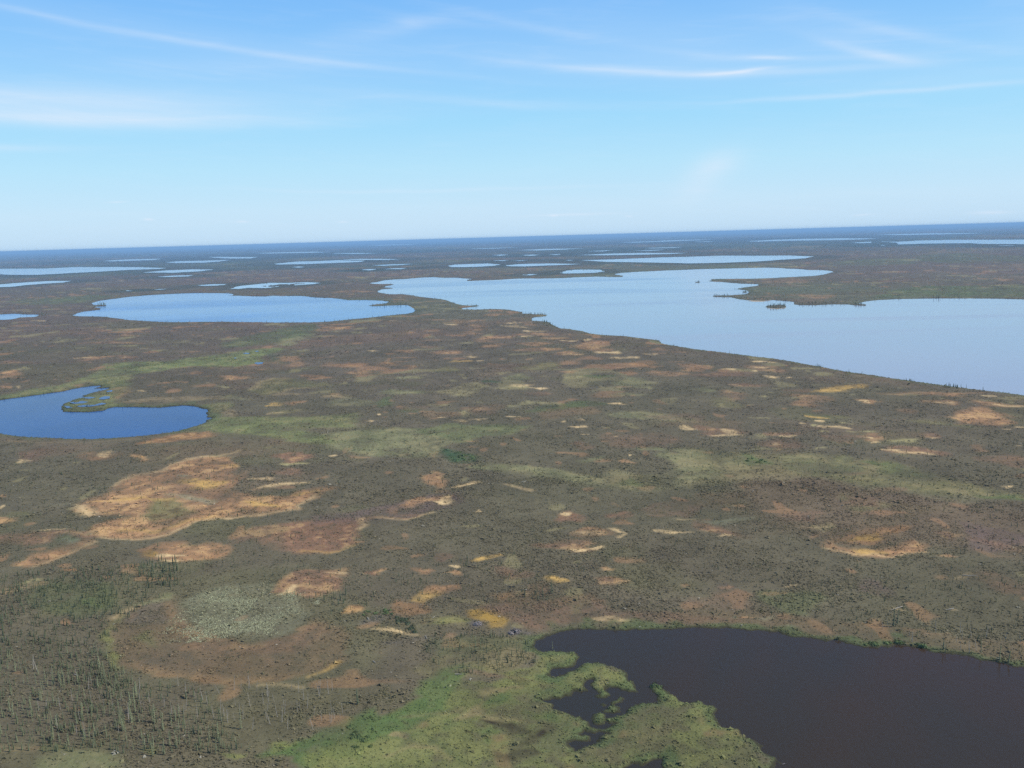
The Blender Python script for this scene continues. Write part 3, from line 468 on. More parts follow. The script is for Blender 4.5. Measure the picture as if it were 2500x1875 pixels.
def ground_color(X, Y):
    """albedo of the ground cover, and how shrubby the cover is"""
    D = np.hypot(X, Y)
    n1 = fbm(X, Y, 420, 4, 1); n2 = fbm(X, Y, 75, 4, 2); n3 = fbm(X, Y, 16, 4, 3); n4 = fbm(X, Y, 3.2, 3, 4)
    g1 = s2l(98, 90, 70); g2 = s2l(104, 90, 77); g3 = s2l(93, 89, 61)
    c = np.empty(X.shape + (3,))
    t = np.clip(0.5 + n1 * 0.8 + n2 * 0.7 + sstep(350, 1300, D) * 0.35 - 0.25, 0, 1)[:, None]
    c[:] = g1 * (1 - t) + g2 * t
    t = sstep(0.08, 0.4, n2 - 0.5 * n1 + 0.3 * n3)[:, None] * 0.55
    c = c * (1 - t) + g3 * t
    # broad olive / green drainage lines and heath far out
    far = sstep(900, 2200, D)
    n5 = fbm(X, Y, 1500, 5, 8); n6 = fbm(X, Y, 5200, 4, 9)
    t = (sstep(0.05, 0.32, n5 + 0.4 * n1) * (0.12 + 0.5 * far))[:, None]
    c = c * (1 - t) + s2l(98, 110, 78) * t
    n7 = fbm(X, Y, 700, 4, 10)
    t = (sstep(0.0, 0.25, n6 + .5 * n7) * sstep(2500, 7000, D) * 0.7)[:, None]
    c = c * (1 - t) + s2l(72, 90, 70) * t
    t = (sstep(0.02, 0.2, n7 - .4 * n6) * sstep(2000, 5000, D) * 0.55)[:, None]
    c = c * (1 - t) + s2l(84, 80, 74) * t
    n8 = fbm(X, Y, 120, 5, 15, .6)
    t = (sstep(0.08, 0.34, n8) * 0.42 * sstep(250, 420, D))[:, None]
    c = c * (1 - t) + PAL['rb'] * t
    shrub = np.ones(X.shape)
    # small dry lichen openings
    wx = X + 9 * fbm(X, Y, 30, 3, 21); wy = Y + 9 * fbm(X, Y, 30, 3, 22)
    hz = vnoise(wx / 26, wy / 26, 41); hz2 = vnoise(wx / 9, wy / 9, 42); rg = fbm(X, Y, 300, 3, 43)
    t = sstep(0.80, 0.92, hz + 0.30 * rg) * sstep(450, 800, D) * (1 - 0.45 * sstep(1800, 5000, D))
    t = np.maximum(t, sstep(0.86, 0.96, hz2 + 0.12 * rg) * 0.8)
    cc = np.where((vnoise(X / 70, Y / 70, 44) > 0.5)[:, None], PAL['peach'], PAL['oc'] * .9)
    tt = (t * 0.5)[:, None]; c = c * (1 - tt) + cc * tt; shrub *= 1 - 0.7 * t
    hzf = vnoise(wx / 160, wy / 110, 45)
    t = sstep(0.80, 0.95, hzf + 0.2 * rg) * sstep(2000, 3500, D)
    tt = (t * 0.4)[:, None]; c = c * (1 - tt) + PAL['tan'] * tt
    # traced patches
    a = 0.0040 * D + 0.3
    Xd = X + a * 2.4 * fbm(X, Y, 12, 5, 51, .6) + 0.005 * D * fbm(X, Y, 45, 3, 53)
    Yd = Y + a * 2.4 * fbm(X, Y, 12, 5, 52, .6) + 0.005 * D * fbm(X, Y, 45, 3, 54)
    brk = 0.84 + 0.9 * n3 + 1.0 * n4 + 0.4 * n2
    open_ = {'peach', 'red', 'cream', 'gold', 'yel', 'orange', 'oc', 'mud', 'tan', 'pale', 'olive'}
    for name, st, P, hw in MARKS:
        D0 = np.hypot(*P.mean(0)); soft = min(0.0050 * D0 + 0.6, (0.16 if hw is None else 9) * min(np.ptp(P[:, 0]), np.ptp(P[:, 1])) + 0.25)
        d = sd_in_box(P, Xd, Yd, soft * 3 + (hw or 0), closed=hw is None)
        j = np.nonzero(d < soft * 2.2 + (hw or 0))[0]
        if not len(j): continue
        dd = d[j] - (hw or 0) + (n3[j] * 1.6 + n4[j] * 1.2) * soft * (0.8 if hw is None else 0.5)
        if hw is None:
            ext = min(1.0, (np.ptp(P[:, 0]) * 0.12) / soft + 0.4)
            soft *= ext
        m = (1 - sstep(-soft, soft, dd)) * st * np.clip(brk[j], 0.35, 1.12)
        m = np.clip(m, 0, 1)[:, None]
        pc = PAL[name]
        if name in ('peach', 'red', 'orange'):
            q = (0.34 * sstep(0.10, 0.38, n3[j] * .9 + n4[j] * .6 + n2[j] * .4))[:, None]
            q2 = (0.40 * sstep(0.08, 0.34, -n3[j] * .8 + n4[j] * .5 - n2[j] * .3))[:, None]
            pc = (pc * (1 - q) + (PAL['cream'] * .5 + PAL['gold'] * .5) * q) * (1 - q2) + PAL['brown'] * q2
        elif name in ('pale', 'valley', 'sedge', 'green', 'lich', 'yg', 'olive'):
            q = (0.45 * sstep(0.06, 0.30, -n3[j] * .7 + n4[j] * .7 + n2[j] * .3))[:, None]
            q2 = ((0.12 if name in ('sedge', 'green', 'yg') else 0.35) * sstep(0.08, 0.34, n3[j] * .9 + n4[j] * .5 - n2[j] * .3))[:, None]
            pc = (pc * (1 - q) + DARKG * q) * (1 - q2) + PAL['tan'] * q2
        c[j] = c[j] * (1 - m) + pc * m
        if name in open_: shrub[j] *= 1 - 0.9 * m[:, 0]
        elif name in ('lich',): shrub[j] *= 1 - 0.3 * m[:, 0]
    # cottony sub-variation inside patches
    c *= ((1 + 0.16 * n3 + 0.16 * n4 + 0.12 * n2) * (1 - 0.08 * sstep(450, 900, D)))[:, None]
    return c, shrub


def shore_tint(c, sd, D, n):
    w = 0.006 * D + 1.0
    t = ((1 - sstep(w * 0.5, w * 2.0, sd + n * w * 2)) * sstep(-0.2, 0.0, sd))
    near = np.clip(1.2 - D / 1400, 0.35, 1.0)
    t = (t * near)[:, None] * 0.7
    k = sstep(900, 2200, D)[:, None]
    return c * (1 - t) + (s2l(84, 98, 62) * (1 - k) + s2l(66, 74, 58) * k) * t


def height(X, Y, sd=None):
    D = np.hypot(X, Y)
    if sd is None: sd = lake_sd(X, Y)
    w = np.maximum(1.6, 0.35 * row_step(D))
    out = np.clip(sd / w, -1, 1)
    rise = np.clip(sd / (w * 2 + 6), 0, 1)
    hum = 0.45 * (fbm(X, Y, 9, 3, 61) + 0.5) + 1.2 * (fbm(X, Y, 90, 3, 62) + 0.4)
    z = np.where(out < 0, out * 1.0, out * 0.35 + rise * np.maximum(hum, 0))
    return z * np.where(D > 3000, np.clip(1 - (D - 3000) / 2500, 0.3, 1), 1)


# ------------------------------------------------------------------ object helpers
def tag(o, label=None, cat=None, group=None, kind=None):
    if label: o['label'] = label
    if cat: o['category'] = cat
    if group: o['group'] = group
    if kind: o['kind'] = kind
    return o


def link(name, me, mat=None, parent=None):
    o = bpy.data.objects.new(name, me); COL.objects.link(o)
    if mat: me.materials.append(mat)
    if parent: o.parent = parent
    return o


def mesh_np(name, V, F, colors=None, nside=3):
    """V (n,3), F (m,nside)"""
    me = bpy.data.meshes.new(name)
    V = np.ascontiguousarray(V, dtype=np.float32); F = np.ascontiguousarray(F, dtype=np.int32)
    me.vertices.add(len(V)); me.vertices.foreach_set('co', V.ravel())
    me.loops.add(F.size); me.loops.foreach_set('vertex_index', F.ravel())
    me.polygons.add(len(F)); me.polygons.foreach_set('loop_start', np.arange(0, F.size, nside, dtype=np.int32))
    me.polygons.foreach_set('loop_total', np.full(len(F), nside, dtype=np.int32))
    if colors is not None:
        at = me.color_attributes.new('cover', 'FLOAT_COLOR', 'POINT')
        cc = np.ones((len(V), 4), np.float32); cc[:, :3] = colors
        at.data.foreach_set('color', cc.ravel())
    me.update(calc_edges=True)
    return me


def mat_new(name):
    m = bpy.data.materials.new(name); m.use_nodes = True
    return m, NT(m.node_tree)


# ------------------------------------------------------------------ materials
def cover_material(name, fine=True, gain=1.0, trans=0.0):
    m, n = mat_new(name)
    at = n.n('ShaderNodeVertexColor', layer_name='cover')
    geo = n.n('ShaderNodeNewGeometry')
    col = at.outputs['Color']
    b = n.n('ShaderNodeBsdfPrincipled', i_Roughness=0.95)
    b.inputs['Specular IOR Level'].default_value = 0.15
    if fine:
        f1 = n.noise(geo.outputs['Position'], 0.02, 12, 0.72)
        f2 = n.noise(geo.outputs['Position'], 0.9, 4, 0.7)
        k = n.m('ADD', n.m('MULTIPLY', f1, 1.1 * gain), n.m('MULTIPLY', f2, 0.75 * gain))
        k = n.m('ADD', k, 0.0)
        vm = n.n('ShaderNodeVectorMath', operation='SCALE'); n.link(col, vm.inputs[0]); n.link(k, vm.inputs['Scale'])
        col = vm.outputs[0]
        bump = n.n('ShaderNodeBump', i_Strength=0.55, i_Distance=0.5)
        n.link(n.noise(geo.outputs['Position'], 0.8, 5, 0.7), bump.inputs['Height'])
        n.link(bump.outputs[0], b.inputs['Normal'])
    n.link(col, b.inputs['Base Color'])
    o = n.n('ShaderNodeOutputMaterial'); n.link(b.outputs[0], o.inputs[0])
    return m


def water_material(name, base, rough=0.06, bump=0.05, streak=0.0, spec=0.5, scale=0.35, tone_scale=0.012, base2=None, silt=None):
    m, n = mat_new(name)
    geo = n.n('ShaderNodeNewGeometry')
    mp = n.n('ShaderNodeMapping'); mp.inputs['Scale'].default_value = (1.0, 0.55, 1.0); mp.inputs['Rotation'].default_value = (0, 0, 0.5)
    n.link(geo.outputs['Position'], mp.inputs[0])
    b = n.n('ShaderNodeBsdfPrincipled', i_Roughness=rough)
    b.inputs['IOR'].default_value = 1.333; b.inputs['Specular IOR Level'].default_value = spec
    # wind lanes: calmer and rougher water
    mp2 = n.n('ShaderNodeMapping'); mp2.inputs['Scale'].default_value = (0.25, 1.0, 1.0); mp2.inputs['Rotation'].default_value = (0, 0, 0.12)
    n.link(geo.outputs['Position'], mp2.inputs[0])
    lane = n.noise(mp2.outputs[0], 0.0022, 5, 0.65, dist=0.8)
    lane2 = n.m('MULTIPLY', n.m('SUBTRACT', lane, 0.5, clamp=True), 6.0, clamp=True)
    n.link(n.m('ADD', rough, n.m('MULTIPLY', lane2, streak)), b.inputs['Roughness'])
    tone = n.m('MULTIPLY', n.m('SUBTRACT', n.noise(geo.outputs['Position'], tone_scale, 4, 0.55, dist=0.5), 0.32), 2.6, clamp=True)
    c = n.mix(tone, tuple(base), tuple(base2 if base2 is not None else np.array(base) * 0.72))
    n.link(c, b.inputs['Base Color'])
    if silt:
        dv = n.n('ShaderNodeVectorMath', operation='DISTANCE'); n.link(geo.outputs['Position'], dv.inputs[0]); dv.inputs[1].default_value = (silt[0], silt[1], 0)
        f = n.m('SUBTRACT', 1.0, n.m('DIVIDE', dv.outputs['Value'], silt[2]), clamp=True)
        f = n.m('MULTIPLY', n.m('MULTIPLY', f, 1.6), n.m('ADD', 0.5, n.noise(mp2.outputs[0], 0.004, 4, 0.6, dist=0.8)), clamp=True)
        n.link(n.mix(f, c, silt[3]), b.inputs['Base Color'])
    bp = n.n('ShaderNodeBump', i_Strength=1.0, i_Distance=bump)
    n.link(n.noise(mp.outputs[0], scale * 2, 3, 0.6), bp.inputs['Height'])
    n.link(bp.outputs[0], b.inputs['Normal'])
    o = n.n('ShaderNodeOutputMaterial'); n.link(b.outputs[0], o.inputs[0])
    return m


M_ground = cover_material('ground_cover')
M_clump = cover_material('shrub_leaves', fine=False)
M_pond = water_material('peat_water', (0.046, 0.028, 0.017), 0.06, 0.04, 0.08, 0.16, tone_scale=0.007, base2=(0.022, 0.029, 0.027))
M_blue = water_material('clear_lake_water', (0.004, 0.048, 0.20), 0.10, 0.10, 0.05, 0.14)
M_mid = water_material('open_lake_water', (0.02, 0.14, 0.42), 0.10, 0.06, 0.08, 0.3)
M_big = water_material('silty_lake_water', (0.14, 0.24, 0.38), 0.08, 0.012, 0.16, tone_scale=0.0011, base2=(0.18, 0.26, 0.38), silt=(850.0, 900.0, 1300.0, (0.27, 0.27, 0.34)))
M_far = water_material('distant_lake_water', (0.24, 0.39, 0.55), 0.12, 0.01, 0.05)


def simple_mat(name, c, rough=0.9, var=0.25, scale=2.0):
    m, n = mat_new(name)
    info = n.n('ShaderNodeObjectInfo'); geo = n.n('ShaderNodeTexCoord')
    k = n.m('ADD', 1.0 - var, n.m('MULTIPLY', info.outputs['Random'], var))
    k = n.m('MULTIPLY', k, n.m('ADD', 0.65, n.m('MULTIPLY', n.noise(geo.outputs['Object'], scale, 3), 0.7)))
    vm = n.n('ShaderNodeVectorMath', operation='SCALE'); vm.inputs[0].default_value = tuple(c); n.link(k, vm.inputs['Scale'])
    b = n.n('ShaderNodeBsdfPrincipled', i_Roughness=rough); b.inputs['Specular IOR Level'].default_value = 0.2
    n.link(vm.outputs[0], b.inputs['Base Color'])
    o = n.n('ShaderNodeOutputMaterial'); n.link(b.outputs[0], o.inputs[0])
    return m


M_bark = simple_mat('grey_bark', s2l(122, 116, 106))
M_needle = simple_mat('spruce_needles', s2l(116, 122, 92), var=0.3)
M_needle_dark = simple_mat('dark_spruce_needles', s2l(82, 92, 70), var=0.3)
M_dead = simple_mat('weathered_wood', s2l(158, 152, 142), var=0.25)
M_willow = simple_mat('willow_leaves', s2l(96, 112, 72), var=0.3, scale=1.2)
M_greybush = simple_mat('bare_twigs', s2l(128, 122, 122), var=0.2)
M_sand = simple_mat('pale_sand', s2l(196, 178, 150))

# ------------------------------------------------------------------ ground: one polar sheet, finest where it is near the camera
R_OUT = 60000.0
th_max, th_min = math.radians(37.0), math.atan(CAM_H / R_OUT)
NR = 800
vv = np.linspace(math.tan(th_max - PITCH), math.tan(th_min - PITCH), NR)
radii = CAM_H / np.tan(np.arctan(vv) + PITCH)
inner = np.array([2, 20, 45, 70, 95, 118, 135, 148])
radii = np.concatenate([inner[inner < radii[0] - 3], radii])
azs = np.concatenate([np.radians(np.arange(-180, -40, 5.0)), np.radians(np.arange(-40, -33.5, 0.5)), np.radians(np.linspace(-33.5, 33.5, 1320)), np.radians(np.arange(34, 40, 0.5)), np.radians(np.arange(40, 180, 5.0))])
NA = len(azs); NRR = len(radii)
RR, AA = np.meshgrid(radii, azs, indexing='ij')
GX = (RR * np.sin(AA)).ravel(); GY = (RR * np.cos(AA)).ravel()
sdg = lake_sd(GX, GY)
GZ = height(GX, GY, sdg)
gc, gshrub = ground_color(GX, GY)
gD = np.hypot(GX, GY)
gc = shore_tint(gc, sdg, gD, fbm(GX, GY, 6, 2, 71))
for fr_, s_ in FAR:
    P = G(fr_, s_); w_ = row_step(np.hypot(*P.mean(0))) * 0.9
    d_ = sd_in_box(P, GX, GY, w_ * 2)
    t_ = ((1 - sstep(w_ * .6, w_ * 1.5, d_)) * 0.6)[:, None]
    gc = gc * (1 - t_) + s2l(60, 68, 56) * t_
t_ = ((1 - sstep(0.25, 1.0 + 0.0015 * gD, sdg + .5 * fbm(GX, GY, 3, 2, 72))) * (gD < 900) * 0.85)[:, None]
gc = gc * (1 - t_) + s2l(52, 48, 36) * t_
gc = np.where((sdg < 0)[:, None], s2l(60, 54, 44), gc)
V = np.stack([GX, GY, GZ], 1)
i = np.arange(NRR - 1)[:, None] * NA; j = np.arange(NA)[None, :]; j2 = (j + 1) % NA
Fq = np.stack([i + j, i + j2, i + NA + j2, i + NA + j], -1).reshape(-1, 4)[:, ::-1]
# centre cap
gm = mesh_np('ground', V, Fq, gc, 4)
ground = link('ground', gm, M_ground); tag(ground, kind='structure')
gm.polygons.foreach_set('use_smooth', np.ones(len(Fq), bool))
capv = V[:NA]
cm = mesh_np('ground_below', np.vstack([capv, [[0, 0, 0.2]]]), np.stack([(np.arange(NA) + 1) % NA, np.arange(NA), np.full(NA, NA)], 1)[:, ::-1], np.vstack([gc[:NA], gc[:1]]))
cap = link('ground_below_viewpoint', cm, M_ground); tag(cap, kind='structure')


# ------------------------------------------------------------------ water sheets
def hull(P):
    pts = sorted(map(tuple, P))
    def half(ps):
        h = []
        for p in ps:
            while len(h) > 1 and (h[-1][0] - h[-2][0]) * (p[1] - h[-2][1]) - (h[-1][1] - h[-2][1]) * (p[0] - h[-2][0]) <= 0: h.pop()
            h.append(p)
        return h[:-1]
    return np.array(half(pts) + half(pts[::-1]))


def sheet(name, P, z, mat, grow=0.0):
    P = np.array(P)
    if grow:
        c = P.mean(0); d = P - c; P = c + d * (1 + grow / (np.linalg.norm(d, axis=1)[:, None] + 1e-6))
    me = bpy.data.meshes.new(name)
    me.from_pydata([(float(x), float(y), z) for x, y in P], [], [list(range(len(P)))])
    me.update()
    if me.polygons[0].normal.z < 0: me.flip_normals()
    o = link(name, me, mat); tag(o, kind='structure')
    return o


sheet('lake', hull(L_left), 0.0, M_blue, 12)
sheet('lake', hull(L_mid), -0.01, M_mid, 20)
sheet('lake', hull(L_big), -0.02, M_big, 25)
sheet('pond', hull(L_near), -0.03, M_pond, 5)
sheet('pond', hull(L_pool1), -0.045, M_pond, 3)
sheet('pond', hull(L_pool2), -0.04, M_pond, 6)
sheet('lake', hull(L_a3), -0.05, M_mid, 15)


def subdivide_outline(P, amp, seed, n=4):
    rr = random.Random(seed); out = []
    for k in range(len(P)):
        a, b = P[k], P[(k + 1) % len(P)]
        e = b - a; L = np.hypot(*e); nrm = np.array([-e[1], e[0]]) / (L + 1e-6)
        for q in range(n):
            t = q / n
            out.append(a + e * t + (nrm * rr.uniform(-1, 1) * amp * min(L, 400) if q else 0))
    return np.array(out)


for k, P in enumerate(POOLS):
    zz = float(height(P[:, 0], P[:, 1]).max())
    D0 = np.hypot(*P.mean(0))
    sheet('pool', subdivide_outline(P, 0.05, k), zz + 0.06, M_blue)
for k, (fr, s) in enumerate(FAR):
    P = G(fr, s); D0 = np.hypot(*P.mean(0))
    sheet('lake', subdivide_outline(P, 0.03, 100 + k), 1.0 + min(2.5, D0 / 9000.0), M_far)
# ------------------------------------------------------------------ scattered low cover (too much to count)
def sample_points(n, rmin, rmax, power=0.0, az=33.3):
    """random ground points, density per area ~ r^-power"""
    a = np.radians(RNG.uniform(-az, az, n)); q = RNG.uniform(0, 1, n); e = 2 - power
    r = (rmin ** e + q * (rmax ** e - rmin ** e)) ** (1 / e) if abs(e) > 1e-6 else rmin * (rmax / rmin) ** q
    return r * np.sin(a), r * np.cos(a)


def clumps(name, X, Y, Z, size, hgt, col, ntri=6, label=None, cat=None, mat=None, up=0.5):
    n = len(X)
    th = RNG.uniform(0, 2 * np.pi, (n, ntri)); rr = np.sqrt(RNG.uniform(0, 1, (n, ntri))) * 0.6
    cx = X[:, None] + np.cos(th) * rr * size[:, None]; cy = Y[:, None] + np.sin(th) * rr * size[:, None]
    hz = RNG.uniform(0.15, 1.0, (n, ntri)) * (1 - rr ** 2)
    cz = Z[:, None] + hz * hgt[:, None]
    # each tiny leaf-mass is one facet, leaning outward
    out = np.stack([np.cos(th) * 0.8 + RNG.normal(0, .4, (n, ntri)), np.sin(th) * 0.8 + RNG.normal(0, .4, (n, ntri)), up + RNG.uniform(0, .7, (n, ntri))], -1)
    out /= np.linalg.norm(out, axis=-1, keepdims=True)
    ref = RNG.normal(0, 1, (n, ntri, 3))
    t1 = np.cross(out, ref); t1 /= np.linalg.norm(t1, axis=-1, keepdims=True); t2 = np.cross(out, t1)
    s = (size[:, None] * RNG.uniform(.35, .75, (n, ntri)))[..., None]
    C = np.stack([cx, cy, cz], -1)
    V = np.empty((n, ntri, 3, 3))
    for k in range(3):
        a = 2 * np.pi * k / 3 + RNG.uniform(-.5, .5, (n, ntri))
        V[:, :, k] = C + s * (np.cos(a)[..., None] * t1 + np.sin(a)[..., None] * t2)
    V[..., 2] = np.maximum(V[..., 2], (Z - 0.05)[:, None, None])
    cc = np.repeat(col[:, None, :], ntri, 1) * RNG.uniform(.88, 1.12, (n, ntri, 1))
    cc = np.repeat(cc[:, :, None, :], 3, 2)
    V = V.reshape(-1, 3); F = np.arange(len(V)).reshape(-1, 3)
    me = mesh_np(name, V, F, cc.reshape(-1, 3))
    o = link(name, me, mat or M_clump)
    tag(o, label, cat, kind='stuff')
    return o


def make_cover():
    parts = []
    marsh = G('F', "60,900 250,800 420,690 560,640 700,600 900,600 1000,500 1180,470 1200,400 1170,330 1460,350 1500,400 1840,540 1950,560 2060,590 2300,700 2500,900 2600,1200 -200,1200 -300,1050")
    for n, r0, r1, pw, smin, smax in ((250000, 158, 430, 1.0, .22, .52), (190000, 400, 1000, 1.3, .34, .75), (80000, 950, 2200, 1.3, .6, 1.25)):
        X, Y = sample_points(n, r0, r1, pw)
        sd = lake_sd(X, Y); c, sh = ground_color(X, Y); D = np.hypot(X, Y)
        c = shore_tint(c, sd, D, fbm(X, Y, 6, 2, 71))
        dens = 0.12 + 0.95 * sstep(-.2, .3, fbm(X, Y, 26, 3, 81) * .6 + fbm(X, Y, 6, 3, 82) * .6)
        clmp = fbm(X, Y, 7, 3, 83)
        shore = (sd < 4) * 0.5
        dens = np.where(sd_in_box(marsh, X, Y, 1) < 0, dens * 0.16, dens)
        shore = shore * (D > 420) + (sd < 2.5) * 0.35 * (D <= 420)
        keep = (sd > 0.8) & (RNG.uniform(0, 1, n) < np.clip(sh * dens + 0.035 + shore, 0, 1))
        X, Y, sd, c, D = X[keep], Y[keep], sd[keep], c[keep], D[keep]
        m = len(X); s = RNG.uniform(smin, smax, m) * np.exp(RNG.normal(-.12, .34, m)); clmp = clmp[keep]
        tone = (RNG.normal(1.06, 0.09, m) + clmp * .4).clip(.6, 1.5)
        g = RNG.uniform(0, 1, m)
        cc = c * tone[:, None]
        t = ((g > 0.5) * (0.25 + .5 * sstep(-.1, .3, clmp)))[:, None]
        cc = cc * (1 - t) + s2l(88, 86, 62) * t
        t = (g < 0.006)[:, None] * 0.5
        cc = cc * (1 - t) + s2l(176, 172, 158) * t
        parts.append((X, Y, height(X, Y, sd), s, s * RNG.uniform(.4, .85, m), cc))
    A = [np.concatenate([p[k] for p in parts]) for k in range(6)]
    return clumps('shrub_cover', *A, ntri=4, up=2.2, label='low dwarf shrubs and bog heath covering the whole lowland', cat='shrubs')


make_cover()

# pale lichen mounds
Pl = G('E', "1130,330 1250,270 1450,220 1700,190 1760,220 1720,280 1900,330 1980,400 1900,480 1800,540 1600,580 1450,560 1200,530 1250,470 1150,400")
X = RNG.uniform(Pl[:, 0].min(), Pl[:, 0].max(), 42000); Y = RNG.uniform(Pl[:, 1].min(), Pl[:, 1].max(), 42000)
edge = -poly_sd(Pl, X + 26 * fbm(X, Y, 22, 5, 5, .6), Y + 26 * fbm(X, Y, 22, 5, 6, .6)) / 8
kp = (RNG.uniform(0, 1, len(X)) < sstep(-.25, .9, edge) * (0.12 + 0.88 * sstep(-.12, .22, fbm(X, Y, 9, 3, 91))) * 0.62)
X, Y = X[kp], Y[kp]
clumps('lichen_mounds', X, Y, height(X, Y), RNG.uniform(.12, .36, len(X)), RNG.uniform(.08, .2, len(X)), s2l(148, 150, 120) * RNG.uniform(.8, 1.25, (len(X), 1)), ntri=5,
       label='pale grey lichen mounds in a round field left of centre', cat='lichen', up=1.2)

# sedge tussocks round the near pond
Ps = G('F', "60,900 250,800 420,690 560,640 700,600 900,600 1000,500 1180,470 1200,400 1170,330 1460,350 1500,400 1840,540 1950,560 2060,590 2300,700 2500,900 2600,1200 -200,1200 -300,1050")
X, Y = sample_points(110000, 160, 420, 0.5)
sd = lake_sd(X, Y)
kp = (poly_sd(Ps, X, Y) < 0) & (sd > 0.3) & (RNG.uniform(0, 1, len(X)) < 0.75)
X, Y, sd = X[kp], Y[kp], sd[kp]
c, shb = ground_color(X, Y); mudk = RNG.uniform(0, 1, len(X)) < np.clip((shb - .4) * 2.2, 0.06, 1)
X, Y, sd, c = X[mudk], Y[mudk], sd[mudk], c[mudk]; c = shore_tint(c, sd, np.hypot(X, Y), fbm(X, Y, 6, 2, 71))
clumps('sedge', X, Y, height(X, Y, sd) - .05, RNG.uniform(.14, .34, len(X)), RNG.uniform(.25, .5, len(X)), c * 1.05 * RNG.uniform(.75, 1.3, (len(X), 1)), ntri=4,
       label='yellow-green sedge tussocks filling the marsh around the dark pond', cat='sedge', up=1.0)


# ------------------------------------------------------------------ trees
def tube(bm_v, bm_f, pts, radii_, sides=5):
    b0 = len(bm_v)
    for (x, y, z), r in zip(pts, radii_):
        for k in range(sides):
            a = 2 * math.pi * k / sides
            bm_v.append((x + r * math.cos(a), y + r * math.sin(a), z))
    for q in range(len(pts) - 1):
        for k in range(sides):
            a = b0 + q * sides + k; b = b0 + q * sides + (k + 1) % sides
            bm_f.append((a, b, b + sides)); bm_f.append((a, b + sides, a + sides))


def spruce_mesh(seed, h, narrow=1.0, sparse=1.0):
    """trunk verts/faces and crown verts/faces of a thin northern spruce"""
    rr = random.Random(seed); tv, tf, cv, cf = [], [], [], []
    bx, by = rr.uniform(-.03, .03) * h, rr.uniform(-.03, .03) * h
    path = [(bx * t * t, by * t * t, h * t) for t in (0, .2, .4, .6, .8, 1.0)]
    tube(tv, tf, path, [.055 * (1 - t * .85) for t in (0, .2, .4, .6, .8, 1.0)], 5)
    nw = int(26 * sparse); club = rr.uniform(.0, .5)
    for w in range(nw):
        t = .12 + .88 * (w + rr.uniform(-.4, .4)) / nw
        t = min(max(t, .08), .99); z = h * t
        rad = (.50 * (1 - t) ** .7 + .09 + club * .16 * math.exp(-((t - .88) / .08) ** 2)) * narrow * h / 6.0
        rad *= rr.uniform(.6, 1.25)
        for b in range(rr.choice((4, 5, 6))):
            if rr.random() < .15: continue
            a = rr.uniform(0, 2 * math.pi); dr = rad * rr.uniform(.6, 1.15); drop = dr * rr.uniform(.25, .7)
            cx, cy = bx * t * t, by * t * t
            ca, sa = math.cos(a), math.sin(a); wd = .17 * h / 6 * rr.uniform(.7, 1.4)
            i0 = len(cv)
            # a drooping spray: two facets folded along its rib
            cv += [(cx, cy, z + .05), (cx + ca * dr * .55 - sa * wd, cy + sa * dr * .55 + ca * wd, z - drop * .45 - .05),
                   (cx + ca * dr, cy + sa * dr, z - drop), (cx + ca * dr * .55 + sa * wd, cy + sa * dr * .55 - ca * wd, z - drop * .45 - .05),
                   (cx + ca * dr * .5, cy + sa * dr * .5, z - drop * .25 + .06)]
            cf += [(i0, i0 + 1, i0 + 4), (i0 + 1, i0 + 2, i0 + 4), (i0 + 2, i0 + 3, i0 + 4), (i0 + 3, i0, i0 + 4)]
    return tv, tf, cv, cf


def py_mesh(name, v, f, mat):
    me = bpy.data.meshes.new(name); me.from_pydata(v, [], f); me.update(); me.materials.append(mat)
    return me


SPR = []
for k in range(8):
    h = 6.0
    tv, tf, cv, cf = spruce_mesh(200 + k, h, narrow=[.75, .9, 1.0, .65, 1.1, .8, .7, .95][k], sparse=[1, .8, 1.1, .7, 1.2, .6, .9, 1][k])
    SPR.append((py_mesh('trunk', tv, tf, M_bark), py_mesh('crown', cv, cf, M_needle), py_mesh('crown', cv, cf, M_needle_dark)))


def zat(x, y): return float(height(np.array([float(x)]), np.array([float(y)]))[0])


def place_spruce(x, y, z, h, label, group, dark=False, lean=0.03, cat='spruce tree'):
    k = random.randrange(len(SPR)); t_, c1, c2 = SPR[k]
    root = bpy.data.objects.new('black_spruce', None); COL.objects.link(root)
    root.empty_display_size = 0.3
    root.location = (x, y, z - 0.05); s = h / 6.0; w = s * random.uniform(.85, 1.2)
    root.scale = (w, w, s)
    root.rotation_euler = (random.gauss(0, lean), random.gauss(0, lean), random.uniform(0, 6.28))
    for nm, me in (('trunk', t_), ('crown', c2 if dark else c1)):
        o = bpy.data.objects.new(nm, me); COL.objects.link(o); o.parent = root
    tag(root, label, cat, group)
    return root


def in_poly(P, n, seed, noise_gap=None):
    r = np.random.default_rng(seed); out = []
    lo, hi = P.min(0), P.max(0); tries = 0
    while len(out) < n and tries < 60:
        tries += 1
        X = r.uniform(lo[0], hi[0], 4 * n); Y = r.uniform(lo[1], hi[1], 4 * n)
        kp = poly_sd(P, X, Y) < 0
        if noise_gap: kp &= r.uniform(0, 1, 4 * n) < np.clip(0.55 + 1.1 * fbm(X, Y, 12.0, 3, seed), 0.12, 1)
        out += list(zip(X[kp], Y[kp]))
    out = [p for p in out]
    r.shuffle(out)
    out = np.array(out[:n]); sd = lake_sd(out[:, 0], out[:, 1])
    return out[sd > 1.0]


